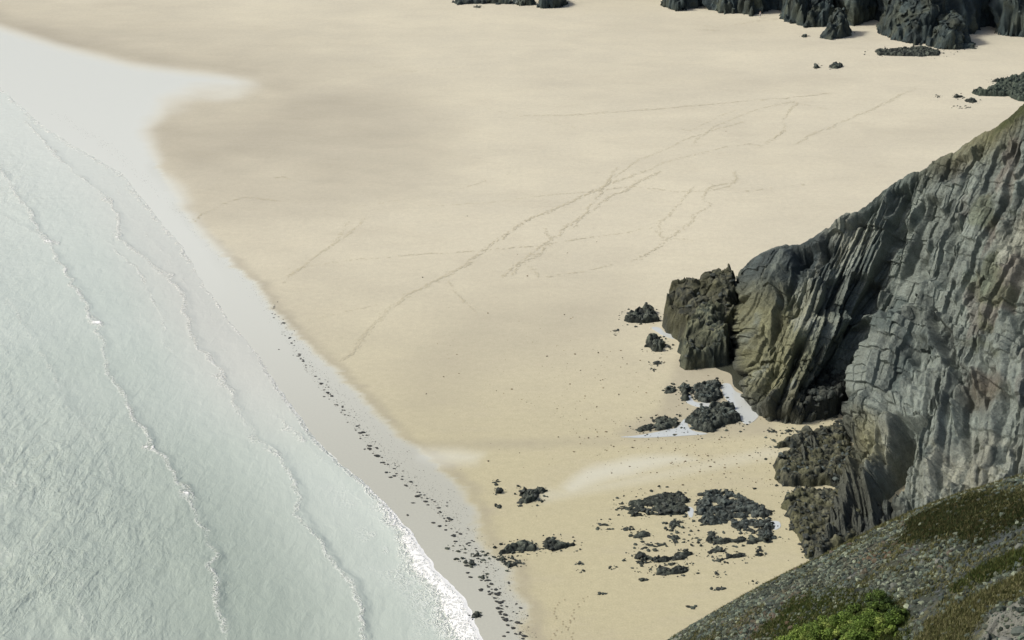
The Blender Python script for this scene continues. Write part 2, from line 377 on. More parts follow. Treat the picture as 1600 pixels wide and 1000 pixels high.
# foamy front lip of the last wave, widening towards the viewer
lip = ss(500, 640, Vv)
wid = .5+4.2*ss(640, 980, Vv)**1.5
f2 = ss(wid, wid*.35, off+1.6*wn1)*lip*(.45+.45*ss(640, 880, Vv))
f2 = np.maximum(f2, lip*ss(.9+.9*ss(800, 950, Vv), .1, off+.2*wn1)*(.75+.25*ss(700, 900, Vv)))
f2 = np.maximum(f2, .30*ss(680, 860, Vv)*ss(8, 3, off)*ss(.45, .62, fbm(XX*.28, YY*.28, None, 4, 70)))
ZZ += lip*.10*ss(0, .6, off)*ss(4, .8, off)
foam = np.maximum(foam, f2)
foam = np.maximum(foam, .6*ss(.3+1.6*ss(600, 250, Vv), .05, off)*ss(.44, .56, fbm(XX*1.2, YY*1.2, None, 3, 8)))
foam = np.maximum(foam, .45*ss(24, 60, off)*ss(.62, .74, fbm(rotx*.55, roty*.3, None, 4, 58)))
chop = ss(4, 55, off)*(.3+.7*ss(.3, .6, fbm(rotx*.05, roty*.03, None, 3, 61)))*(.55+.45*ss(420, 200, U)); film = ss(15, 2, off)*ss(760, 560, Vv); deep = ss(2, 22, off)*ss(380, 900, Vv)*(.75+.25*ss(0, 500, U)); far_sheen = ss(520, 120, Vv)
sea = link('sea_water', mesh_np('sea_water', np.stack([XX, YY, ZZ], -1).reshape(-1, 3), grid_faces(*XX.shape)[:, ::-1], M_SEA, True, dict(foam=foam, film=film, deep=deep, chop=chop, far_sheen=far_sheen)))
tag(sea, 'pale milky green shallow sea with thin foam lines', kind='structure')
# open water further out
xo = xw[-1]-0*0; far = np.stack([XX[-1], YY[-1], ZZ[-1]], -1); far2 = far.copy(); far2[:, 0] -= 3000; far2[:, 2] = .05
OV = np.stack([far, far2], 0)
tag(link('open_sea_water', mesh_np('open_sea_water', OV.reshape(-1, 3), grid_faces(2, len(far))[:, ::-1], M_SEA, True, dict(foam=np.zeros(2*len(far)), film=np.zeros(2*len(far)), deep=np.ones(2*len(far)), chop=np.ones(2*len(far)), far_sheen=.3*np.ones(2*len(far))))), 'flat green sea further out from the beach', kind='structure')

# ------------------------------------------------------------ main headland (lofted from foot line to crest line)
def rs(a, n, smooth=0, wts=None):
    a = np.asarray(a, float); t = np.linspace(0, 1, n); k = np.linspace(0, 1, len(a)) if wts is None else np.r_[0, np.cumsum(wts)]/np.sum(wts)
    r = np.stack([np.interp(t, k, a[:, i]) for i in range(a.shape[1])], 1)
    if smooth:
        ker = np.ones(smooth)/smooth; pad = smooth//2
        r = np.stack([np.convolve(np.pad(r[:, i], (pad, smooth-1-pad), 'edge'), ker, 'valid') for i in range(r.shape[1])], 1)
    return r
HL = [  # foot px, two points up the face, crest px, crest distance
 ((1150, 452), (1150, 451), (1151, 450), (1152, 448), 262), ((1144, 490), (1148, 470), (1154, 450), (1160, 428), 253), ((1147, 545), (1152, 500), (1162, 450), (1172, 405), 248),
 ((1160, 600), (1168, 540), (1182, 470), (1195, 394), 244), ((1180, 645), (1190, 570), (1212, 480), (1235, 381), 242), ((1205, 662), (1212, 590), (1240, 490), (1268, 372), 241),
 ((1245, 665), (1252, 600), (1278, 480), (1300, 352), 240), ((1280, 658), (1290, 610), (1322, 490), (1360, 316), 240), ((1300, 655), (1316, 600), (1356, 488), (1402, 284), 240),
 ((1290, 668), (1322, 615), (1382, 478), (1435, 264), 239), ((1245, 697), (1312, 648), (1398, 485), (1465, 248), 238), ((1214, 730), (1315, 672), (1414, 485), (1490, 235), 237),
 ((1222, 762), (1312, 702), (1426, 505), (1512, 223), 236), ((1226, 790), (1316, 732), (1440, 520), (1538, 208), 235), ((1238, 830), (1325, 750), (1456, 540), (1562, 195), 234),
 ((1262, 872), (1350, 770), (1480, 550), (1592, 170), 233), ((1320, 925), (1400, 800), (1516, 550), (1640, 128), 233), ((1400, 985), (1460, 820), (1556, 545), (1680, 95), 233),
 ((1500, 1040), (1550, 820), (1610, 510), (1720, 68), 234), ((1620, 1090), (1660, 820), (1690, 500), (1730, 60), 234), ((1800, 1150), (1800, 820), (1810, 480), (1820, 10), 236),
 ((2100, 1200), (2070, 850), (2040, 400), (2000, -60), 238), ((2600, 1200), (2550, 850), (2480, 400), (2400, -80), 250)]
foot = np.column_stack([G([h[0] for h in HL]), np.full(len(HL), -.6)])
fy = foot[:, 1]; cy_ = np.array([h[4] for h in HL], float)
mid1 = AtY([h[1] for h in HL], fy+.27*(cy_-fy)); mid2 = AtY([h[2] for h in HL], fy+.58*(cy_-fy))
crest = AtY([h[3] for h in HL], cy_)
NS, NT = 1150, 600
HW = [.8]+[1.]*8+[2.0]*3+[1.1]*6+[.5]*4; f_ = rs(foot, NS, 27, HW); c_ = rs(crest, NS, 25, HW); m1_ = rs(mid1, NS, 27, HW); m2_ = rs(mid2, NS, 27, HW)
tfr = np.concatenate([np.linspace(0, 1, NT-60), 1+np.linspace(0, 1, 61)[1:]**1.3])
Pb = np.zeros((NS, NT, 3))
back = c_+np.array([10, 26, 0]); back[:, 2] = -1.0; back[:, 0] -= 0
for j, t in enumerate(tfr):
    if t <= 1:
        K = (0., .24, .58, 1.); R4 = (f_, m1_, m2_, c_); k_ = 0 if t < K[1] else (1 if t < K[2] else 2); q = (t-K[k_])/(K[k_+1]-K[k_])
        Pb[:, j] = R4[k_]*(1-q)+R4[k_+1]*q
    else:
        q = t-1; Pb[:, j] = c_*(1-q)+back*q; Pb[:, j, 2] += c_[:, 2]*.12*math.sin(math.pi*q)
def boxf(A, w_, ax):
    A = np.moveaxis(A, ax, 0); pad = w_//2; Q = np.concatenate([np.repeat(A[:1], pad+1, 0), A, np.repeat(A[-1:], pad, 0)], 0); cs_ = np.cumsum(Q, 0)
    return np.moveaxis((cs_[w_:]-cs_[:-w_])/w_, 0, ax)
Pf = Pb[:, :NT-60]
for _ in range(2): Pf[:, 12:] = boxf(Pf, 41, 1)[:, 12:]*ss(0, 25, np.arange(12, NT-60))[None, :, None]*ss(NT-60, NT-90, np.arange(12, NT-60))[None, :, None] + Pf[:, 12:]*(1-ss(0, 25, np.arange(12, NT-60))*ss(NT-60, NT-90, np.arange(12, NT-60)))[None, :, None]
Pb[:, :NT-60] = Pf
gs = np.gradient(Pb, axis=0); gt = np.gradient(Pb, axis=1); nrm = np.cross(gs, gt); nrm /= np.linalg.norm(nrm, axis=2, keepdims=True)+1e-9
if nrm[400, 200, 1] > 0: nrm = -nrm
for ax in (0, 1, 0, 1): nrm = boxf(nrm, 39, ax)
nrm /= np.linalg.norm(nrm, axis=2, keepdims=True)+1e-9
u, v = proj(Pb)
b = np.linalg.norm(Pb-Pb[:, :1], axis=2)
x3, y3, z3 = Pb[..., 0], Pb[..., 1], Pb[..., 2]
a = .85*x3-.10*y3-.39*z3; B = .42*x3+.385*y3+.817*z3; Cq = -.3*x3+.9*y3     # across the beds, up the dip, along the joints
a = a+.9*(fbm(B*.06, a*.12, None, 2, 101)-.5)
wx = a
def saw(w_, drop=.16):
    fr = w_-np.floor(w_); return np.where(fr < 1-drop, fr/(1-drop), (1-fr)/drop)
upr = ss(1430, 1560, u)*ss(700, 500, v)                        # scaly upper right
w1 = wx/4.6+.25*vn(B*.05, wx*.1, None, 3); w2 = wx/1.7+.35*fbm(wx*.3, B*.05, None, 3, 102); w3 = wx/.55+.3*fbm(wx*.9, B*.10, None, 3, 103)
k1 = np.floor(w1)
d = (.8+1.0*h3(k1, k1*0, k1*0, 31))*(saw(w1, .10)-.5)*ss(.28, .60, fbm(a*.09, B*.06, None, 3, 104))*(1-.45*upr)
k2 = np.floor(w2); L = 3.5+4*h3(k2, k2*0, k2*0, 5); kb = np.floor(B/L+7*h3(k2, k2*0, k2*0, 6)+.35*fbm(a*.5, B*.5, None, 2, 8))
am = ss(.36, .62, fbm(a*.11, B*.07, None, 3, 109)); d += .65*(saw(w2, .14)-.5)*(.35+.9*am) + (.5+.65*am)*1.0*(h3(k2, kb, kb*0, 9)-.5)*(1-.4*upr)
k3 = np.floor(w3); kc = np.floor(B/(1.3+1.6*h3(k3, k3*0, k3*0, 15))+5*h3(k3, k3*0, k3*0, 16)+.5*fbm(a*.8, B*.8, None, 2, 18))
am3 = .6+.85*ss(.35, .62, fbm(a*.25, B*.12, None, 3, 110)); d += am3*(.20*(saw(w3, .25)-.5)+.36*(h3(k3, kc, kc*0, 19)-.5))
d += 1.35*(fbm(wx*.20, B*.07, None, 4, 106)-.5)+1.0*(fbm(wx*1.3, B*.45, None, 5, 107, .66)-.5)
kj = np.floor(B/5.5+1.2*fbm(a*.06, Cq*.06, None, 2, 33)); d += .9*(h3(kj, k1, kj*0, 34)-.5)
low = ss(9, 1, Pb[..., 2])+.5*ss(1330, 1200, u)*ss(500, 640, v)
low = np.clip(low, 0, 1); front_ = ss(2, 8, b)*(1-.4*low)
g1, g2, gi = worley(wx*1.1+.3*fbm(wx, B), B*.75, 130)
d += low*(.75*(np.sqrt(np.clip(1-(g1/.72)**2, 0, 1))-.5)+.9*(gi-.5))
sl_ = fbm(wx*.45, B*.04+3, None, 3, 171); d -= 1.8*ss(.585, .63, sl_)*front_*ss(.40, .55, fbm(a*.07, B*.10, None, 2, 174))
sl2 = fbm(wx*1.2, B*.10+7, None, 3, 172); d -= .9*ss(.60, .64, sl2)*front_
ci = h3(k2, kb, kb*0, 41)
g1b, g2b, gib = worley(wx*1.3, B*.40, 140)
d += (.3+.7*upr)*(.42*(gib-.5)*ss(0, .06, g2b-g1b))
wu = 8*(fbm(a*.6, B*.25, None, 3, 150)-.5); uu = u+wu; vw = v+wu
GOUGE = [([(1328, 502), (1362, 496), (1356, 540), (1330, 588), (1308, 640), (1292, 660), (1246, 662), (1258, 618), (1280, 566), (1300, 530)], 2.5, 4),
 ([(1290, 545), (1318, 515), (1300, 600), (1270, 640), (1262, 610)], 1.6, 5),
 ([(1334, 430), (1366, 436), (1358, 482), (1330, 500), (1322, 480)], 2.4, 4),
 ([(1400, 645), (1448, 655), (1440, 700), (1408, 765), (1374, 785), (1380, 730), (1392, 690)], 3.2, 4), ([(1398, 660), (1412, 655), (1392, 740), (1378, 770)], 1.4, 3), ([(1428, 660), (1440, 662), (1424, 720), (1406, 750)], 1.2, 3),
 ([(1452, 478), (1476, 512), (1490, 566), (1480, 575), (1462, 535), (1446, 494)], 2.6, 4),
 ([(1352, 300), (1386, 296), (1372, 330), (1350, 352), (1338, 346)], 2.0, 5),
 ([(1392, 300), (1420, 292), (1408, 345), (1396, 378), (1386, 374)], 1.6, 4),
 ([(1240, 392), (1300, 380), (1296, 402), (1262, 418), (1238, 416)], 1.8, 4),
 ([(1222, 420), (1260, 425), (1256, 500), (1238, 500), (1228, 470)], 1.1, 4),
 ([(1290, 440), (1320, 430), (1305, 470), (1285, 500), (1275, 490)], 1.4, 4),
 ([(1420, 400), (1450, 390), (1446, 440), (1430, 475), (1412, 470)], 1.7, 5),
 ([(1482, 350), (1500, 345), (1486, 420), (1470, 450), (1462, 445)], 1.4, 4),
 ([(1308, 668), (1336, 655), (1330, 690), (1304, 705)], 2.0, 4), ([(1300, 715), (1325, 700), (1330, 725), (1305, 738)], 1.6, 4),
 ([(1420, 520), (1450, 530), (1455, 570), (1430, 580), (1415, 550)], 1.3, 5),
 ([(1500, 610), (1520, 600), (1525, 700), (1505, 720), (1495, 660)], 1.5, 5), ([(1150, 450), (1160, 470), (1160, 540), (1146, 560), (1140, 480)], 1.5, 5),
 ([(1490, 255), (1530, 240), (1510, 270), (1480, 290)], 1.4, 4), ([(1555, 640), (1575, 600), (1590, 640), (1570, 720), (1552, 720)], 1.4, 6)]
BULGE = [([(1330, 600), (1360, 520), (1395, 470), (1420, 500), (1390, 620), (1350, 690), (1325, 680)], 1.6, 12),
 ([(1395, 620), (1410, 580), (1430, 610), (1415, 645)], 1.0, 6), ([(1246, 660), (1262, 610), (1285, 555), (1318, 500), (1290, 480), (1240, 540), (1200, 650)], 1.4, 7), ([(1372, 785), (1384, 725), (1402, 650), (1370, 650), (1340, 720), (1330, 790)], 1.8, 5), ([(1330, 352), (1350, 300), (1325, 320), (1300, 360)], 1.2, 4), ([(1440, 480), (1460, 440), (1420, 430), (1405, 500)], 1.3, 6),
 ([(1300, 800), (1330, 740), (1345, 745), (1330, 800), (1310, 850), (1290, 850)], 1.4, 6), ([(1440, 690), (1470, 620), (1500, 600), (1490, 700), (1450, 770)], 1.3, 10),
 ([(1360, 480), (1380, 400), (1400, 405), (1385, 480)], 1.0, 6)]
front = (tfr <= 1)[None]*1.
gf_ = ss(1.5, 8, b)
for poly, dep, soft in GOUGE: d -= gf_*front*dep*.85*pmask(uu, vw, poly, soft)
for poly, dep, soft in BULGE: d += front*dep*pmask(uu, vw, poly, soft)
cr = ss(.999, .96, tfr)[None]; d = d*(.26+.74*np.where(tfr[None] < 1, cr, ss(1., 1.15, tfr)[None])) 
d *= (.15+.85*ss(0, 1.6, b))
P = Pb+nrm*d[..., None]
P[..., 2] += .0
# colours: grey-blue limestone, ochre lichen low and left, dark tide zone, turf on the shoulder
bl = lambda A, B, f: A*(1-f[..., None])+np.array(B)*f[..., None]
nz = fbm(a*.12, B*.1, None, 4, 160); nz2 = fbm(a*.9, B*.25, None, 4, 161)
C = np.zeros(P.shape)+np.array((.165, .192, .172))
C = bl(C, (.24, .25, .205), ss(.45, .72, nz)); C = bl(C, (.065, .088, .085), ss(.50, .68, nz2)*.75)
C = bl(C, (.21, .19, .16), .6*upr*ss(.45, .65, nz2))
och = np.clip(ss(1330, 1210, u+60*(nz-.5))*ss(400, 470, v)+ss(620, 700, v+80*(nz-.5))*ss(1440, 1330, u), 0, 1)
C = bl(C, (.15, .150, .080), .85*och*ss(.25, .55, nz2+.1)); C = bl(C, (.185, .18, .098), .6*och*ss(.55, .7, nz))
C = bl(C, (.048, .055, .05), .85*ss(3.6, .6, Pb[..., 2]+3*(nz-.5))); 
C = bl(C, (.035, .05, .055), .85*ss(1345, 1270, u)*ss(500, 420, v)*ss(.3, .6, nz2+.1))
C = bl(C, (.07, .085, .035), .55*upr*ss(.56, .7, fbm(a*.35, B*.2, None, 4, 163)))
edgeg = ss(.90, .99, tfr)[None]*ss(1380, 1540, u)*front
C = bl(C, (.12, .115, .055), .8*np.clip(edgeg*1.0, 0, 1)); C = bl(C, (.05, .06, .02), pmask(u, v, [(1545, 215), (1575, 175), (1640, 130), (1640, 175), (1590, 190)], 8))
C = bl(C, (.10, .065, .04), .3*pmask(u, v, [(1358, 435), (1366, 432), (1368, 450), (1360, 452)], 4)+.4*pmask(uu, vw, [(1500, 590), (1540, 575), (1570, 600), (1540, 640), (1500, 625)], 14))
C *= (.80+.3*ci[..., None])*(.85+.3*gib[..., None])
hd = link('limestone_headland', mesh_np('limestone_headland', P.reshape(-1, 3), grid_faces(NS, NT), M_ROCK, False, None, C.reshape(-1, 3)))
tag(hd, 'steep grey and olive layered rock headland at right of the beach', 'headland')
hd['kind'] = 'structure'; del hd['category']

# ------------------------------------------------------------ heightfield rocks
def boulder_mesh(name, seed, mat, sub=2, sq=.75, amp=.28):
    import bmesh
    bm = bmesh.new(); bmesh.ops.create_icosphere(bm, subdivisions=sub, radius=.5)
    V = np.array([q.co[:] for q in bm.verts]); r = np.random.default_rng(seed)
    for _ in range(9):                                          # chop flat facets
        n = r.normal(size=3); n /= np.linalg.norm(n); k = r.uniform(.26, .44); dt = V@n; m = dt > k; V[m] -= (dt[m]-k)[:, None]*n
    nn = fbm(V[:, 0]*3+seed, V[:, 1]*3, V[:, 2]*3, 3, seed)-.5
    V *= (1+amp*2*nn)[:, None]; V[:, 2] *= sq
    F = np.array([[q.index for q in f.verts] for f in bm.faces]); bm.free()
    return mesh_np(name, V, F, mat, False)
BM_D = [boulder_mesh('weedy_boulder_mesh', 50+i, M_BOULD) for i in range(8)]
BM_G = [boulder_mesh('grey_boulder_mesh', 70+i, M_GREY) for i in range(6)]
BM_P = [boulder_mesh('stone_mesh', 90+i, M_PEB, 1, .5, .2) for i in range(8)]
ROCKN = 0
def hf_rock(name, label, poly, h, cat='rock', group=None, res=.13, edge=.8, tilt=(0, 0), hpts=None, cell=1.0, dens=.9, bsize=(.35, .95),
            dark=(.016, .022, .019), light=(.095, .11, .088), ochre=0., patchy=.0, irregular=.6, flute=.3, kids=None, streak=1.0, bmeshes=None, zb=0., lab2=None):
    global ROCKN; ROCKN += 1; sd_ = 200+ROCKN*7
    W = G(poly); c0 = np.array([W[:, 0].mean(), W[:, 1].mean()])
    pad = .8; x = np.arange(W[:, 0].min()-pad, W[:, 0].max()+pad, res); y = np.arange(W[:, 1].min()-pad, W[:, 1].max()+pad, res)
    X, Y = np.meshgrid(x, y, indexing='ij')
    D = sdp(X, Y, W)+irregular*1.6*(fbm(X*.9, Y*.9*streak, None, 4, sd_)-.5)
    pr = ss(0, edge, D)**.6
    n = fbm(X*.35, Y*.35*streak, None, 4, sd_+1)
    hh = h
    if hpts is not None:                                        # height control: (px u, px v, h) inverse-distance
        ws = 0; hv = 0
        for pu, pv, ph in hpts:
            g = G([(pu, pv)])[0]; q = 1/(np.hypot(X-g[0], Y-g[1])+.4)**2.5; ws = ws+q; hv = hv+q*ph
        hh = hv/ws
    f1, f2, ci = worley(X/cell+.4*n, Y/cell*streak, sd_+2)
    g1, g2, gi = worley(X/cell*2.6, Y/cell*2.6*streak, sd_+5)
    crag = ridged(X/cell*.8, Y/cell*.8*streak, 4, sd_+7)
    Zz = pr*hh*(.62+.45*n)+pr*min(h, 1.6)*(.55*(ci-.45)+.30*np.sqrt(np.clip(1-(f1/.75)**2, 0, 1))-.25*ss(.12, 0, f2-f1)) + pr*cell*(.22*(gi-.5)+.25*(crag-.5))
    if patchy: Zz -= patchy*1.9*ss(.53, .42, fbm(X*.9, Y*1.3*streak, None, 3, sd_+9))
    Zz = np.where(D < 0, -.25, Zz-.06)
    dx = flute*(fbm(X*1.1, Y*1.1, Zz*.35, 3, sd_+11)-.5)*2*pr; dy = flute*(fbm(X*1.1+9, Y*1.1, Zz*.35, 3, sd_+12)-.5)*2*pr
    keep = D > -.35
    V = np.stack([X+dx-c0[0], Y+dy-c0[1], Zz+zb], -1).reshape(-1, 3)
    F = grid_faces(*X.shape, keep)
    if len(F) < 4: return None
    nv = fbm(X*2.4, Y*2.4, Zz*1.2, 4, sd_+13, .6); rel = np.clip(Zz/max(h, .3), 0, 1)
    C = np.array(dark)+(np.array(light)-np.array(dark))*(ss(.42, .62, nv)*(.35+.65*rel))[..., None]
    if ochre: C = C*(1-(ochre*ss(.42, .62, fbm(X*.5, Y*.5, Zz*.3, 3, sd_+14)))[..., None])+np.array((.095, .096, .050))*(ochre*ss(.42, .62, fbm(X*.5, Y*.5, Zz*.3, 3, sd_+14)))[..., None]
    C *= (.75+.5*ci[..., None])
    V, F, C = compact(V, F, C.reshape(-1, 3))
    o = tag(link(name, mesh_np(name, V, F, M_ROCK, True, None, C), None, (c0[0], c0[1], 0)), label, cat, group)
    area = .5*abs(np.dot(W[:, 0], np.roll(W[:, 1], -1))-np.dot(W[:, 1], np.roll(W[:, 0], -1)))
    k = int(area*dens) if kids is None else kids
    bms = bmeshes or BM_D; rr = random.Random(sd_); made = 0; tries = 0
    while made < min(k, 120) and tries < k*14:
        tries += 1; i = rr.randrange(X.shape[0]); j = rr.randrange(X.shape[1])
        if D[i, j] < -.05 or Zz[i, j] < -.2: continue
        s = rr.uniform(*bsize)*(.6+.6*rr.random()); c = link('boulder', rr.choice(bms), o, (X[i, j]+dx[i, j]-c0[0], Y[i, j]+dy[i, j]-c0[1], Zz[i, j]+zb+s*.05))
        c.scale = (s*rr.uniform(.9, 1.6), s*rr.uniform(.6, 1), s*rr.uniform(.6, 1.0)); c.rotation_euler = (rr.uniform(-.5, .5), rr.uniform(-.5, .5), rr.uniform(0, 6.3)); made += 1
    return o
def ell(cx, cy, rx, ry, n=9, seed=0):
    r = random.Random(seed+int(cx*7+cy)); return [(cx+rx*math.cos(2*math.pi*i/n)*r.uniform(.8, 1.15), cy+ry*math.sin(2*math.pi*i/n)*r.uniform(.8, 1.15)) for i in range(n)]

# the stack beside the headland and the lump in front of it
hf_rock('sea_stack', 'tall olive and dark craggy rock standing off the foot of the headland', [(1033, 512), (1040, 497), (1075, 492), (1140, 478), (1152, 500), (1150, 545), (1100, 552), (1062, 535), (1045, 522)], 7.5, 'rock stack',
        hpts=[(1042, 505, 5.6), (1060, 500, 6.3), (1090, 500, 7.4), (1112, 500, 8.9), (1135, 500, 8.3), (1150, 520, 6), (1100, 545, 4.5), (1050, 520, 3.5)], edge=1.1, flute=.85, cell=2.5, ochre=.55, dark=(.035, .04, .032), light=(.10, .10, .065), irregular=.8, kids=16, bsize=(.5, 1.1), res=.12)
hf_rock('rock_outcrop', 'knobbly weed covered rock in front of the tall stack', [(1062, 572), (1060, 550), (1080, 538), (1108, 530), (1132, 535), (1145, 552), (1138, 570), (1100, 577), (1072, 578)], 5.0, 'rock',
        hpts=[(1070, 560, 3.6), (1090, 548, 6.0), (1112, 545, 7.2), (1132, 552, 5.6), (1100, 575, 2.4)], edge=1.0, flute=.5, cell=1.1, dark=(.035, .045, .036), light=(.14, .15, .10), ochre=.35, kids=26, bsize=(.4, 1.0), res=.12)
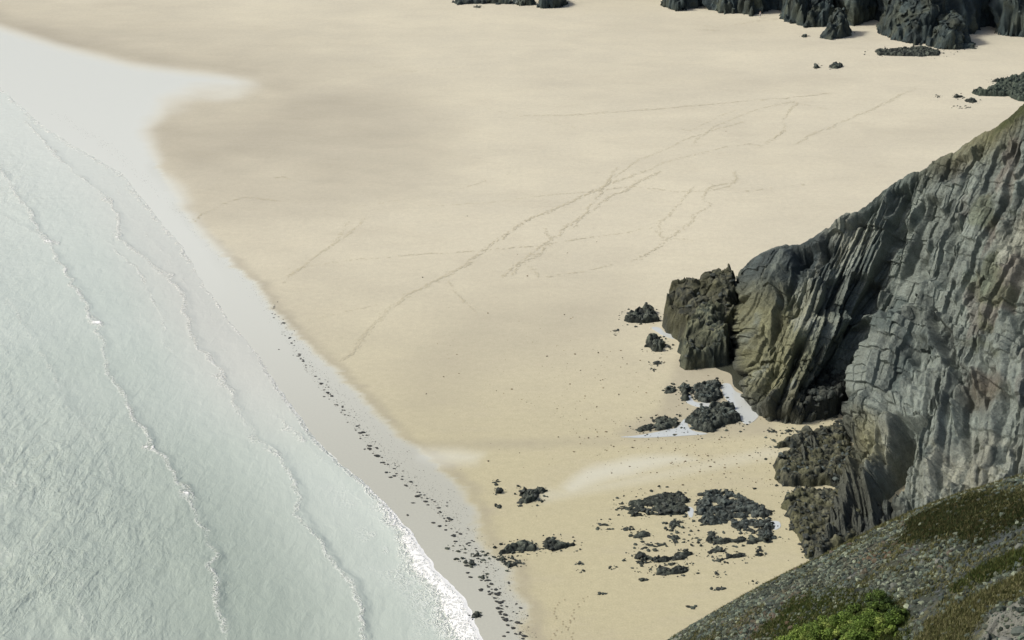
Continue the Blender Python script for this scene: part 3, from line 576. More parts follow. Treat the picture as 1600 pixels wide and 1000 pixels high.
ROCKS = [
 ('low black rock left of the tall stack', [(970, 502), (985, 492), (1002, 484), (1012, 480), (1028, 490), (1034, 503), (1008, 506), (985, 505)], 1.9, {}),
 ('small dark rock alone on the sand, left of the stack', ell(961, 519, 7, 4), .6, {}),
 ('rounded black rock beside the narrow pool below the stack', [(1004, 542), (1012, 530), (1030, 528), (1040, 540), (1038, 551), (1018, 549)], 2.1, {}),
 ('small rock right of the rounded black rock', ell(1047, 542, 6, 3), .6, {}),
 ('low dark slab below the rounded black rock', ell(1025, 568, 9, 3), .35, {}),
 ('tiny dark rock under the low slab', ell(1021, 578, 4, 2), .3, {}),
 ('leftmost round rock of the cluster above the white pool', ell(1049, 609, 10, 7), .9, {'bmeshes': BM_G}),
 ('upright lumpy rock second in the cluster above the white pool', [(1062, 604), (1078, 600), (1082, 614), (1076, 629), (1063, 627)], 1.5, {'bmeshes': BM_G}),
 ('broad grey knobbly rock at the upper end of the white pool', [(1082, 606), (1105, 600), (1126, 602), (1133, 622), (1118, 628), (1104, 631), (1086, 629)], 1.6, {'bmeshes': BM_G, 'light': (.11, .125, .11)}),
 ('small dark rock perched above the broad grey one', ell(1121, 599, 8, 5), .9, {}),
 ('large lumpy rock mass left of the white pool', [(1073, 652), (1088, 640), (1115, 636), (1138, 628), (1150, 640), (1158, 658), (1132, 668), (1105, 677), (1085, 673), (1074, 662)], 1.7, {'bmeshes': BM_G, 'light': (.10, .115, .095)}),
 ('small rock at the right tip of the lumpy mass', ell(1160, 661, 6, 4), .5, {}),
 ('low triangular rock left of the lumpy mass by the pool', [(985, 670), (1012, 664), (1022, 654), (1045, 650), (1064, 662), (1062, 669), (1040, 672), (1000, 676)], .9, {}),
 ('thin dark ledge beneath the cave in the headland', [(1200, 672), (1225, 669), (1243, 671), (1240, 675), (1205, 676)], .5, {}),
 ('dark boulders added to darken the cave of the headland', [(1250, 661), (1296, 655), (1322, 640), (1330, 600), (1300, 590), (1268, 620)], 6.0, {'dark': (.02, .025, .022), 'light': (.05, .055, .045), 'bsize': (.6, 1.4), 'patchy': 0}),  # added to cover the sunlit cave floor with dark
 ('jagged rock spur pointing left from the headland foot', [(1216, 698), (1225, 690), (1248, 683), (1275, 676), (1320, 672), (1335, 700), (1270, 704), (1238, 703)], 1.8, {'ochre': .6, 'patchy': 0, 'light': (.11, .11, .075)}),
 ('blocky dark rock mass at the headland foot below the spur', [(1208, 722), (1220, 714), (1250, 706), (1300, 700), (1340, 710), (1345, 760), (1262, 760), (1220, 763), (1210, 745)], 2.4, {'ochre': .6, 'patchy': 0, 'light': (.11, .11, .075), 'bmeshes': BM_D+BM_G}),
 ('dark toe of broken rock where headland meets sand', [(1222, 788), (1232, 776), (1260, 770), (1345, 770), (1350, 840), (1300, 865), (1262, 872), (1242, 840), (1232, 815)], 1.8, {'ochre': .8, 'patchy': 0, 'light': (.12, .12, .08)}),
 ('last rock lump of the headland foot above the scree slope', ell(1266, 860, 15, 12), 1.6, {'bmeshes': BM_G+BM_D}),
 ('wide flat reef of black streaky rock, left one of the pair', [(972, 796), (985, 783), (1015, 776), (1060, 767), (1078, 772), (1079, 803), (1040, 808), (985, 808)], .75, {'streak': 1.6, 'patchy': .15}),
 ('thin black streak of rock trailing off the left reef', [(955, 790), (985, 788), (985, 795), (965, 796)], .3, {'streak': 2}),
 ('largest reef, grey green slabs with small pools on top', [(1084, 770), (1110, 765), (1138, 764), (1162, 776), (1192, 786), (1207, 802), (1211, 845), (1200, 850), (1188, 836), (1150, 828), (1128, 820), (1100, 822), (1086, 815)], .8, {'patchy': .17, 'light': (.10, .12, .11), 'bmeshes': BM_G+BM_D+BM_G, 'dens': 1.3, 'bsize': (.3, .75)}),
 ('bent strip of black rock under the largest reef', [(1100, 838), (1116, 829), (1130, 842), (1155, 842), (1203, 832), (1206, 848), (1150, 850), (1115, 853), (1099, 849)], .8, {}),
 ('small ragged rock between the two reefs', [(1046, 814), (1062, 811), (1085, 824), (1070, 829), (1048, 827)], .55, {'patchy': .3}),
 ('short rock with a pale notch below the ragged one', [(1045, 836), (1058, 834), (1066, 838), (1060, 852), (1048, 846)], .5, {'patchy': .3}),
 ('low black mound shaped like a boat under the left reef', ell(1005, 836, 18, 6), .7, {}),
 ('short black bar below the boat shaped mound', [(1000, 856), (1008, 848), (1040, 848), (1043, 853), (1020, 857), (1004, 859)], .5, {'streak': 2}),
 ('long notched black reef, upper of two at bottom', [(991, 864), (1008, 862), (1025, 870), (1045, 870), (1062, 862), (1087, 864), (1078, 874), (1045, 880), (1000, 882), (991, 878)], .8, {'patchy': .12}),
 ('dark oval reef, lower of two at bottom', [(1020, 886), (1048, 882), (1075, 884), (1080, 892), (1060, 899), (1024, 900)], .8, {}),
 ('small scrap of rock left of the dark oval reef', [(992, 892), (1006, 884), (1018, 888), (1004, 894)], .4, {}),
 ('small dark rock under the bent strip', [(1104, 860), (1116, 855), (1135, 860), (1124, 868), (1106, 868)], .6, {}),
 ('slanting low rock right of the small dark one', [(1118, 876), (1135, 869), (1156, 862), (1172, 870), (1150, 873), (1126, 878)], .5, {}),
 ('round black rock right of the slanting one', ell(1186, 863, 10, 7), .8, {}),
 ('spiky little rock alone below the reefs', ell(1124, 897, 9, 4), .45, {}),
 ('flat dark oval rock second from the bottom', ell(1122, 921, 8, 3), .3, {}),
 ('lowest tiny rock on the sand near the scree slope', ell(1081, 948, 6, 2), .3, {}),
 ('faint flat stone right of the flat dark oval', ell(1176, 911, 8, 2), .15, {}),
 ('dark scrap of two rocks left of the reefs', [(930, 822), (942, 811), (954, 815), (955, 828), (940, 829)], .45, {'patchy': .3}),
 ('small wedge of rock between scrap and boat mound', ell(980, 826, 9, 3), .3, {}),
 ('triangular black rock alone in the middle of the sand', [(814, 768), (820, 763), (857, 766), (849, 776), (826, 788), (806, 787), (812, 779)], 1.1, {}),
 ('round stone left of the triangular black rock', ell(780, 768, 9, 5), .7, {}),
 ('small stone above the round stone', ell(776, 753, 5, 3), .4, {}),
 ('small stone below the round stone', ell(776, 791, 5, 3), .4, {}),
 ('row of black humps by the wet strip', [(773, 864), (790, 855), (812, 850), (830, 846), (842, 856), (840, 862), (810, 863), (780, 868)], 1.1, {}),
 ('pointed black rock trailing right from the humps', [(844, 846), (856, 840), (870, 845), (900, 850), (897, 854), (870, 863), (856, 861)], 1.0, {}),
 ('knobbly black rock below the row of humps', [(771, 870), (800, 870), (821, 881), (798, 890), (780, 886), (772, 878)], .9, {}),
 ('dark rock at the edge of the wet strip', ell(748, 868, 10, 6), .8, {}),
 ('smaller rock just under the edge rock', ell(753, 879, 6, 4), .6, {}),
 ('tall narrow dark rock in the shallow wet hollow', ell(755, 901, 5, 9), .7, {}),
 ('single black rock touching the foam', ell(742, 962, 9, 5), .9, {}),
 ('small stone left of the narrow rock', ell(723, 874, 9, 3), .4, {}), ('twin stones under the slanting one', ell(735, 882, 8, 4), .4, {}),
 ('curved black stone line on the wet strip', [(702, 853), (708, 851), (724, 856), (725, 860), (710, 859)], .4, {}),
 ('lone speck of rock on open sand, upper of two', ell(905, 881, 6, 2.4), .35, {}), ('lone speck of rock on open sand, lower of two', ell(906, 892, 5, 2.4), .35, {}),
 ('speck of rock right of the two specks', ell(958, 887, 5, 2.4), .35, {}), ('speck of rock with a long thin trail', ell(1004, 905, 6, 2.4), .35, {}), ('pale brown speck of rock furthest down left', ell(942, 927, 5, 2), .25, {}),
 ('left of two small rocks below the far cliffs', ell(1275, 104, 7, 4), 1.3, {'bmeshes': BM_G}), ('right of two small rocks below the far cliffs', ell(1306, 104, 11, 4), 1.3, {'bmeshes': BM_G}),
 ('flat spread of ledges in front of the far buttress', [(1366, 80), (1400, 77), (1440, 74), (1472, 82), (1468, 87), (1440, 89), (1372, 87)], 1.2, {'streak': 2, 'patchy': .2}),
 ('flat weedy rock left of the reef at the right edge', [(1485, 152), (1495, 147), (1506, 150), (1500, 154)], .8, {}), ('small flat weedy rock furthest left there', ell(1468, 151, 8, 2), .4, {}),
 ('little dark mound under the reef at the right edge', ell(1520, 158, 12, 3.4), 1.2, {}),
 ('thin pale ledge below the little dark mound', ell(1502, 168, 16, 2), .3, {}),
 ('long green weedy reef running out of frame at right', [(1515, 145), (1545, 142), (1560, 132), (1582, 122), (1640, 112), (1700, 130), (1650, 160), (1590, 158), (1575, 151), (1530, 150)], 2.2, {'bmeshes': BM_D+BM_G, 'dark': (.03, .045, .035), 'light': (.08, .10, .075)}),
 ('small weedy rocks above the long reef', [(1546, 128), (1555, 124), (1575, 122), (1580, 126), (1560, 129)], .8, {}),
 ('lone pale stone near the far buttresses', ell(1258, 57, 6, 2.5), .8, {'bmeshes': BM_G}),
 ('lone dark stone below the left far rocks', ell(748, 11, 7, 2), .7, {}),
]
RG = 'dark rocks standing out of the beach sand'
for lab, poly, h, kw in ROCKS:
    Wp = G(poly); sz = max(np.ptp(Wp[:, 0]), np.ptp(Wp[:, 1]))
    h *= .5 if sz > 4 else .42
    kw = dict(kw); kw.setdefault('res', .06 if sz < 1.6 else (.10 if sz < 6 else .13)); kw.setdefault('edge', min(.7, sz*.22)); kw.setdefault('irregular', min(.8, sz*.2))
    kw.setdefault('bsize', (.3, .8)); kw.setdefault('cell', min(.9, .3+sz*.12)); kw.setdefault('flute', min(.25, sz*.06)); kw.setdefault('dens', 1.3); kw.setdefault('patchy', .14)
    if sz < 1.6: kw['kids'] = 2; kw['bsize'] = (sz*.35, sz*.6)
    hf_rock('beach_rock', lab, poly, h, 'rock', RG, **kw)

# ------------------------------------------------------------ far cliffs
def loft_cliff(name, label, basepx, height, lean, ns, ntt, seed, amp=2.2, cat=None):
    g = G(basepx); f = rs(np.column_stack([g, np.full(len(g), -.8)]), ns, 5)
    T = np.linspace(0, 1, ntt)[None, :, None]; top = f+np.array([0, lean, 0]); top[:, 2] = height
    top[:, 2] += 8*(fbm(np.arange(ns)*.01, np.zeros(ns), None, 3, seed)-.5)
    P = f[:, None]*(1-T)+top[:, None]*T
    a = np.cumsum(np.linalg.norm(np.gradient(f, axis=0), axis=1))[:, None]*np.ones((1, ntt)); b = T[..., 0]*height*np.ones((ns, 1))
    a2 = a+b*.28
    d = amp*2*(ridged(a2*.12, b*.03, 3, seed+1)-.45)+amp*.8*(ridged(a2*.4, b*.1, 3, seed+2)-.5)+1.2*(fbm(a2*.9, b*.5, None, 4, seed+3)-.5)
    f1, f2, ci = worley(a2*.4, b*.25, seed+4); d += .8*(ci-.5)
    gs = np.gradient(P, axis=0); gt = np.gradient(P, axis=1); n = np.cross(gs, gt); n /= np.linalg.norm(n, axis=2, keepdims=True)+1e-9
    if n[ns//2, ntt//2, 1] > 0: n = -n
    P = P+n*d[..., None]*(.3+.7*ss(0, 2, b))[..., None]
    nz = fbm(a2*.3, b*.15, None, 4, seed+5); C = np.zeros(P.shape)+np.array((.028, .043, .048))
    C = bl(C, (.068, .094, .093), ss(.45, .70, nz)); C = bl(C, (.075, .08, .04), .5*ss(.5, .65, fbm(a2*.15, b*.3, None, 3, seed+6))*ss(12, 2, b)); C = bl(C, (.03, .04, .042), .7*ss(2.2, .4, b))
    C *= (.75+.5*ci[..., None])
    # a level top behind the lip gives the cliff its thickness
    cap = P[:, -1:].copy(); cap[..., 1] += 60; cap[..., 2] += 4; P = np.concatenate([P, cap], 1); C = np.concatenate([C, C[:, -1:]], 1)
    o = link(name, mesh_np(name, P.reshape(-1, 3), grid_faces(P.shape[0], P.shape[1]), M_ROCK, True, None, C.reshape(-1, 3)))
    return tag(o, label, None, None, 'structure')
loft_cliff('far_cliff', 'dark blue grey cliffs along the top edge of the beach', [(1030, -8), (1034, 8), (1050, 8), (1066, 16), (1085, 14), (1100, 10), (1118, 18), (1150, 20), (1172, 24), (1195, 20), (1215, 16), (1222, 18), (1250, 28), (1275, 26), (1300, 34), (1335, 42), (1352, 34), (1366, 30), (1385, 44), (1440, 60), (1500, 56), (1530, 50), (1545, 40), (1560, 50), (1600, 56), (1700, 60), (1850, 55), (2100, 40)], 34, 14, 1300, 110, 700)
loft_cliff('far_cliff_west', 'low dark cliff foot at the top centre of the picture', [(690, -14), (720, -6), (760, -4), (800, -2), (850, 0), (890, -4), (930, -8), (960, -14), (1000, -18), (1035, -12)], 22, 12, 500, 60, 740, 1.2)
BU = [('slim buttress left of the dark far cave', [(1218, 24), (1230, 18), (1262, 22), (1268, 36), (1250, 41), (1222, 32)], 8, [(1240, 28, 8), (1262, 24, 13)]),
 ('stepped buttress just left of the pyramid block', [(1255, 38), (1268, 28), (1300, 26), (1305, 38), (1288, 42), (1258, 43)], 9, [(1262, 38, 5), (1290, 32, 14)]),
 ('pyramid shaped block of rock beside the dark far cave', [(1283, 60), (1290, 50), (1318, 46), (1335, 52), (1320, 60), (1300, 62)], 7, [(1290, 57, 3.5), (1314, 53, 8.5), (1328, 54, 5)]),
 ('broad rounded buttress right of the dark far cave', [(1368, 46), (1380, 36), (1440, 40), (1490, 50), (1470, 66), (1430, 70), (1395, 62), (1375, 54)], 14, [(1375, 45, 4), (1400, 48, 12), (1440, 52, 17), (1410, 62, 5), (1470, 56, 12)]),
 ('rounded dark dome of rock in front of the broad buttress', [(1446, 72), (1455, 60), (1495, 56), (1525, 70), (1522, 76), (1480, 78)], 7, [(1458, 68, 5), (1485, 66, 9), (1518, 74, 2)]),
 ('blocky rock at the far cliff foot near the right edge', [(1558, 55), (1562, 44), (1600, 44), (1620, 56), (1600, 58)], 10, [(1575, 50, 10), (1600, 52, 12)]),
 ('low green rock at the foot of the west far cliff', [(838, 10), (845, 2), (880, 0), (888, 8), (870, 13), (845, 13)], 3.5, None),
 ('low dark rock second from the left at the west cliff foot', [(800, 4), (815, 0), (836, 2), (834, 9), (808, 9)], 2.0, None),
 ('flat dark rocks furthest left along the west cliff foot', [(708, 4), (725, 1), (775, 1), (800, 3), (796, 7), (740, 6), (715, 8)], 1.4, None),
 ('rounded block left of the fluted far cliff', [(1034, 10), (1040, 2), (1062, 2), (1072, 16), (1055, 17)], 4, None),
 ('small dark block under the fluted far cliff', [(1118, 20), (1128, 12), (1148, 14), (1146, 21), (1130, 22)], 3.5, None),
 ('fluted pale rib standing out of the far cliff', [(1150, 20), (1156, 10), (1185, 10), (1190, 20), (1175, 25)], 8, None)]
for lab, poly, h, hp in BU:
    hf_rock('rock_buttress', lab, poly, h, 'rock', 'rock buttresses at the far cliff foot', res=.26, edge=3.4 if h > 5 else 1.2, hpts=hp, cell=3.4, flute=1.9 if h > 5 else .6, kids=4, bsize=(.7, 1.4), irregular=2.0,
            dark=(.020, .033, .036), light=(.062, .084, .082), ochre=.3, bmeshes=BM_G)

# ------------------------------------------------------------ foreground scree slope
HS = [((900, 1110), 160), ((1000, 1040), 152), ((1050, 1001), 146), ((1120, 957), 140), ((1200, 911), 134), ((1290, 866), 128), ((1400, 811), 122), ((1500, 771), 117), ((1600, 743), 112), ((1720, 700), 107), ((1900, 640), 100), ((2200, 560), 95)]
HN = [((600, 1400), 100), ((700, 1380), 95), ((800, 1360), 90), ((950, 1320), 84), ((1080, 1290), 78), ((1200, 1270), 72), ((1350, 1250), 67), ((1500, 1230), 62), ((1650, 1200), 58), ((1850, 1150), 55), ((2100, 1080), 54), ((2500, 1000), 54)]
NS, NT = 620, 420
ctop = rs(AtY([h[0] for h in HS], [h[1] for h in HS]), NS, 41); cnear = rs(AtY([h[0] for h in HN], [h[1] for h in HN]), NS, 41)
zt = np.maximum(ctop[:, 2], 3); drop = ctop+np.stack([-.5*zt, .8*zt, -zt-3], 1)
tq = np.concatenate([-np.linspace(1, 0, 50)[:-1]**1.2, np.linspace(0, 1, NT-49)])
Pb = np.zeros((NS, NT, 3))
for j, t in enumerate(tq):
    if t < 0: Pb[:, j] = ctop*(1+t)+drop*(-t); Pb[:, j, 2] += zt*.03*math.sin(math.pi*-t)
    else:
        Pb[:, j] = ctop*(1-t)+cnear*t; Pb[:, j, 2] += 2.2*math.sin(math.pi*min(1, t*1.4))*(1 if t*1.4 < 1 else 0)
u, v = proj(Pb); x_, y_ = Pb[..., 0], Pb[..., 1]
n0 = fbm(x_*.12, y_*.12, None, 4, 300); n1 = fbm(x_*.7, y_*.7, None, 4, 301)
hd_ = (1.1*(n0-.5)+.35*(n1-.5))*(.45+.55*ss(0, .15, tq)[None])
wv_ = 24*(fbm(x_*.25, y_*.25, None, 4, 303)-.5); uu, vv = u+wv_, v+wv_*.6
g_dark = pmask(uu, vv, [(1405, 848), (1425, 815), (1470, 795), (1520, 780), (1640, 755), (1640, 800), (1560, 825), (1520, 850), (1460, 850)], 9)
g_mid = pmask(uu, vv, [(1510, 915), (1530, 893), (1565, 880), (1640, 866), (1640, 890), (1570, 905), (1530, 920)], 6)
g_mid = np.maximum(g_mid, pmask(uu, vv, [(1488, 930), (1505, 915), (1515, 925), (1500, 935)], 5))
g_dry = pmask(uu, vv, [(1400, 1060), (1450, 985), (1490, 955), (1545, 935), (1640, 895), (1640, 925), (1580, 950), (1540, 960), (1515, 1000), (1490, 1060)], 9)
g_rim = ss(0.020+.035*n0+.02*n1, .004, tq[None]+0*u)*ss(1000, 1100, u)*ss(.2, .6, n1+.2+.3*ss(1300, 1450, u))
g_low = pmask(uu, vv, [(1150, 1040), (1200, 975), (1240, 930), (1300, 925), (1400, 935), (1420, 980), (1400, 1080)], 14)
outc = pmask(uu, vv, [(1530, 1010), (1548, 975), (1580, 950), (1640, 935), (1700, 1100), (1500, 1100)], 7)
f1, f2, ci = worley(x_*.8, y_*.5, 310)
hd_ += outc*(.5*(ci-.3)+.5*(fbm(x_*1.5, y_*1.5, None, 4, 311)-.5)) + .25*(g_dark+g_mid+g_dry*.6)
P = Pb.copy(); P[..., 2] += hd_
C = np.zeros(P.shape)+np.array((.036, .044, .032)); C = bl(C, (.08, .082, .042), ss(.45, .7, n1)); C = bl(C, (.06, .07, .075), ss(.55, .7, fbm(x_*2, y_*2, None, 3, 312)))
red = np.maximum(pmask(uu, vv, [(1330, 880), (1380, 845), (1430, 850), (1400, 880), (1350, 895)], 20), pmask(uu, vv, [(1150, 985), (1230, 925), (1270, 915), (1240, 980), (1190, 1010)], 18))
C = bl(C, (.12, .085, .06), .5*red*ss(.4, .6, fbm(x_*.9, y_*.9, None, 3, 313)))
blue_shade = pmask(uu, vv, [(1500, 860), (1560, 830), (1640, 810), (1640, 870), (1560, 880), (1500, 910), (1470, 900)], 12); C = bl(C, (.045, .06, .07), .75*blue_shade)  # bluish band of shade on the rock, put into the colour
C = bl(C, (.030, .040, .012), np.clip(g_dark*1.1, 0, 1)); C = bl(C, (.055, .068, .018), g_mid); C = bl(C, (.12, .118, .05), .9*g_dry)
C = bl(C, (.12, .105, .045), .9*g_rim); C = bl(C, (.06, .08, .02), .7*g_low); C = bl(C, (.15, .155, .135), outc*ss(.35, .6, n1+.1))
hill = tag(link('scree_hillside', mesh_np('scree_hillside', P.reshape(-1, 3), grid_faces(NS, NT), M_ROCK, True, None, C.reshape(-1, 3))), 'stony grass hillside falling across the lower right corner', None, None, 'structure')

# scatter on the hillside
gr_all = np.clip(g_dark+g_mid+g_dry+g_rim+g_low*.6, 0, 1)
vis = (u > 980) & (u < 1800) & (v > 680) & (v < 1110) & (tq[None] >= -.02)
vi = np.argwhere(vis); 
def unit_rock(seed, sub=1):
    m = boulder_mesh('tmp', seed, None, sub, .6, .2); V = np.array([q.co[:] for q in m.vertices]); F = np.array([p.vertices[:] for p in m.polygons]); bpy.data.meshes.remove(m); return V, F
UR = []
for sd_ in range(6):                                            # 12-vertex stones
    r = np.random.default_rng(900+sd_); t_ = (1+5**.5)/2
    V0 = np.array([(-1, t_, 0), (1, t_, 0), (-1, -t_, 0), (1, -t_, 0), (0, -1, t_), (0, 1, t_), (0, -1, -t_), (0, 1, -t_), (t_, 0, -1), (t_, 0, 1), (-t_, 0, -1), (-t_, 0, 1)])/3.8
    F0 = np.array([(0, 11, 5), (0, 5, 1), (0, 1, 7), (0, 7, 10), (0, 10, 11), (1, 5, 9), (5, 11, 4), (11, 10, 2), (10, 7, 6), (7, 1, 8), (3, 9, 4), (3, 4, 2), (3, 2, 6), (3, 6, 8), (3, 8, 9), (4, 9, 5), (2, 4, 11), (6, 2, 10), (8, 6, 7), (9, 8, 1)])
    UR.append((V0*r.uniform(.6, 1.3, (12, 3)), F0))
def scatter_stones(pts, sizes, cols):
    Vs, Fs, Cs = [], [], []; off = 0
    n = len(pts); ang = RNG.uniform(0, 6.28, n); kind = RNG.integers(0, 6, n)
    for k in range(6):
        q = np.where(kind == k)[0]
        if not len(q): continue
        V0, F0 = UR[k]; c, s = np.cos(ang[q]), np.sin(ang[q]); sc = sizes[q][:, None]
        st = RNG.uniform(.7, 1.4, (len(q), 3)); 
        X0 = V0[None, :, 0]*st[:, :1]; Y0 = V0[None, :, 1]*st[:, 1:2]; Z0 = V0[None, :, 2]*st[:, 2:]*.75
        W = np.stack([X0*c[:, None]-Y0*s[:, None], X0*s[:, None]+Y0*c[:, None], Z0], -1)*sc[..., None]+pts[q][:, None]
        Vs.append(W.reshape(-1, 3)); Fs.append((F0[None]+np.arange(len(q))[:, None, None]*12+off).reshape(-1, 3)); off += len(q)*12
        Cs.append(np.repeat(cols[q], 12, 0))
    return np.vstack(Vs), np.vstack(Fs), np.vstack(Cs)
dens = (1-gr_all*.93)[vi[:, 0], vi[:, 1]]*(.35+.9*ss(.35, .6, fbm(x_*.3, y_*.3, None, 3, 320)[vi[:, 0], vi[:, 1]]))
# weight by real area of each cell
ar = np.linalg.norm(np.cross(np.gradient(Pb, axis=0), np.gradient(Pb, axis=1)), axis=2)[vi[:, 0], vi[:, 1]]
pw = dens*ar; pw /= pw.sum()
def pick(n, pw_):
    k = RNG.choice(len(vi), n, p=pw_); i, j = vi[k, 0], vi[k, 1]; fa, fb = RNG.random(n)[:, None], RNG.random(n)[:, None]
    i2 = np.minimum(i+1, NS-1); j2 = np.minimum(j+1, NT-1)
    return P[i, j]*(1-fa)*(1-fb)+P[i2, j]*fa*(1-fb)+P[i, j2]*(1-fa)*fb+P[i2, j2]*fa*fb, i, j
n = 36000; pts, pi, pj = pick(n, pw); sz = .08+.36*RNG.random(n)**3.5
base = RNG.choice(4, n, p=[.42, .33, .17, .08]); pal = np.array([(.11, .125, .12), (.18, .185, .17), (.065, .08, .085), (.24, .245, .215)])
cols = pal[base]*(.3+1.15*RNG.random((n, 1))**1.7)*np.array((1, 1.02, .93)); rd = red[pi, pj]*(RNG.random(n) < .22); cols = cols*(1-rd[:, None])+np.array((.13, .085, .06))*rd[:, None]
bz = blue_shade[pi, pj]*.6; cols = cols*(1-bz[:, None]*.5)*np.array((.70, .77, .68))  # stones inside the painted shade band get darker too
pts[:, 2] += sz*.12
V, F, Cc = scatter_stones(pts, sz, cols)
tag(link('scree_stones', mesh_np('scree_stones', V, F, M_TINT, False, None, Cc)), 'loose grey and rusty scree covering the hillside', 'scree', None, 'stuff')
# the largest stones, one object each
ST = []
for k in range(8):
    V0, F0 = UR[k % 6]; c = np.tile(np.array([(.075, .09, .08), (.11, .12, .105), (.055, .068, .062), (.17, .175, .155), (.085, .07, .055)][k % 5]), (12, 1))
    ST.append(mesh_np('stone_mesh', V0*np.array([1, 1, .7])*(1+.1*k), F0, M_TINT, False, None, c))
pw2 = (dens+.6*outc[vi[:, 0], vi[:, 1]]*2)*ar; pw2 /= pw2.sum(); pts, pi, pj = pick(240, pw2)
for k in range(240):
    s = random.uniform(.24, .46)*(1.7 if outc[pi[k], pj[k]] > .5 else 1); c = link('stone', random.choice(ST), hill, pts[k]+np.array([0, 0, s*.1])); c.scale = (s*random.uniform(.9, 1.5), s*random.uniform(.7, 1), s); c.rotation_euler = (random.uniform(-.4, .4), random.uniform(-.4, .4), random.uniform(0, 6.3))
# grass blades
def grass(name, label, msk, n, h, cols):
    p = msk[vi[:, 0], vi[:, 1]]*ar; p = np.where(p < 1e-9, 0, p); p /= p.sum(); pts, pi, pj = pick(n, p)
    nb = 5; base = np.repeat(pts, nb, 0)+np.column_stack([RNG.normal(0, .07, (n*nb, 2)), np.full(n*nb, -.03)])
    hh = h*RNG.uniform(.5, 1.3, n*nb); ang = RNG.uniform(0, 6.28, n*nb); lean = RNG.normal(0, .35, (n*nb, 2))+np.array([.15, -.15]); wd = .035
    a_ = base+np.column_stack([np.cos(ang)*wd, np.sin(ang)*wd, 0*ang]); b_ = base-np.column_stack([np.cos(ang)*wd, np.sin(ang)*wd, 0*ang]); t_ = base+np.column_stack([lean*hh[:, None], hh])
    V = np.stack([a_, b_, t_], 1).reshape(-1, 3); F = np.arange(len(V)).reshape(-1, 3)
    cc = np.array(cols)[RNG.integers(0, len(cols), n)]; cc = np.repeat(cc*RNG.uniform(.7, 1.3, (n, 1)), nb*3, 0)
    tag(link(name, mesh_np(name, V, F, M_LEAF, False, None, cc)), label, 'grass', None, 'stuff')
grass('dark_grass', 'dark green turf high on the scree slope', np.clip(g_dark, 0, 1), 18000, .20, [(.035, .05, .014), (.05, .055, .018), (.028, .045, .016), (.08, .07, .03)])
grass('green_grass', 'green grass tongue at the right edge of the scree slope', np.clip(g_mid+.4*g_low, 0, 1), 12000, .25, [(.06, .085, .02), (.08, .09, .025), (.045, .065, .02)])
grass('dry_grass', 'straw coloured grass along the rim and bottom right corner', np.clip(g_dry+.8*g_rim+.22*ss(.47, .60, fbm(x_*.35, y_*.35, None, 4, 330))*(1-outc), 0, 1), 28000, .24, [(.15, .148, .065), (.115, .118, .048), (.08, .092, .034), (.18, .175, .09)])

# bushes
from mathutils.bvhtree import BVHTree
HILLP = P; HU, HV = proj(P)
def hill_at(pu, pv):
    k = np.argmin((HU-pu)**2+(HV-pv)**2+1e6*(tq[None] < 0)); return HILLP.reshape(-1, 3)[k]
def bush(lab, spots, cols, nleaf, seed):
    """spots: (px u, px v of foot, radius m, height m)"""
    r = np.random.default_rng(seed); c0 = hill_at(spots[0][0], spots[0][1]); o = tag(link('gorse_bush', None, None, c0), lab, 'bush', 'green bushes on the scree slope')
    o.empty_display_size = .5
    Vs, Cs = [], []; stems = []
    tot = sum(s[2]**2*s[3] for s in spots)
    for pu, pv, rad, hgt in spots:
        b0 = hill_at(pu, pv)-c0; stems.append((b0, rad, hgt))
        nb = max(5, int(nleaf*(rad**2*hgt)/tot/150))
        cl = r.normal(size=(nb, 3)); cl /= np.linalg.norm(cl, axis=1)[:, None]; cl[:, 2] = np.abs(cl[:, 2]); cl *= r.uniform(.55, 1.0, (nb, 1))
        for q in cl:
            cen = b0+q*np.array([rad, rad, hgt])*.85+np.array([0, 0, .1]); cr = rad*r.uniform(.16, .34); m = 150
            dd_ = r.normal(size=(m, 3)); dd_ /= np.linalg.norm(dd_, axis=1)[:, None]; pos = cen+dd_*cr*(r.random((m, 1))**.35)*np.array([1, 1, .8])
            nrm_ = dd_+r.normal(size=(m, 3))*.5; nrm_[:, 2] += .3; nrm_ /= np.linalg.norm(nrm_, axis=1)[:, None]
            t1 = np.cross(nrm_, r.normal(size=(m, 3))); t1 /= np.linalg.norm(t1, axis=1)[:, None]+1e-9; t2 = np.cross(nrm_, t1); s = r.uniform(.035, .085, (m, 1))
            Vs.append(np.stack([pos-t1*s, pos+t2*s*.6, pos+t1*s, pos-t2*s*.6], 1).reshape(-1, 3))
            cc = np.array(cols[r.integers(len(cols))])*r.uniform(.75, 1.3); Cs.append(np.repeat(cc*r.uniform(.7, 1.3, (m, 1)), 4, 0))
    V = np.vstack(Vs); F = np.arange(len(V)).reshape(-1, 4); link('foliage', mesh_np('foliage', V, F, M_LEAF, False, None, np.vstack(Cs)), o)
    # stems: tapered tubes from the foot up into the crown
    bark = mat_plain('bark', (.07, .055, .04))
    for b0, rad, hgt in stems:
        SV, SF = [], []
        for k in range(1):
            e = b0+np.array([r.uniform(-.6, .6)*rad, r.uniform(-.6, .6)*rad, hgt*.8]); base = b0+np.array([r.uniform(-.1, .1), r.uniform(-.1, .1), -.2]); i0 = len(SV)
            for t_, w_ in ((0, .07), (.5, .05), (1, .02)):
                c = base*(1-t_)+e*t_+np.array([0, 0, .1*math.sin(t_*3)])
                for g_ in range(5): SV.append(c+np.array([math.cos(g_*1.2566)*w_, math.sin(g_*1.2566)*w_, 0]))
            for ring in range(2):
                for g_ in range(5): SF.append((i0+ring*5+g_, i0+ring*5+(g_+1) % 5, i0+ring*5+5+(g_+1) % 5, i0+ring*5+5+g_))
        link('stem', mesh_np('stem', np.array(SV), np.array(SF), bark), o)
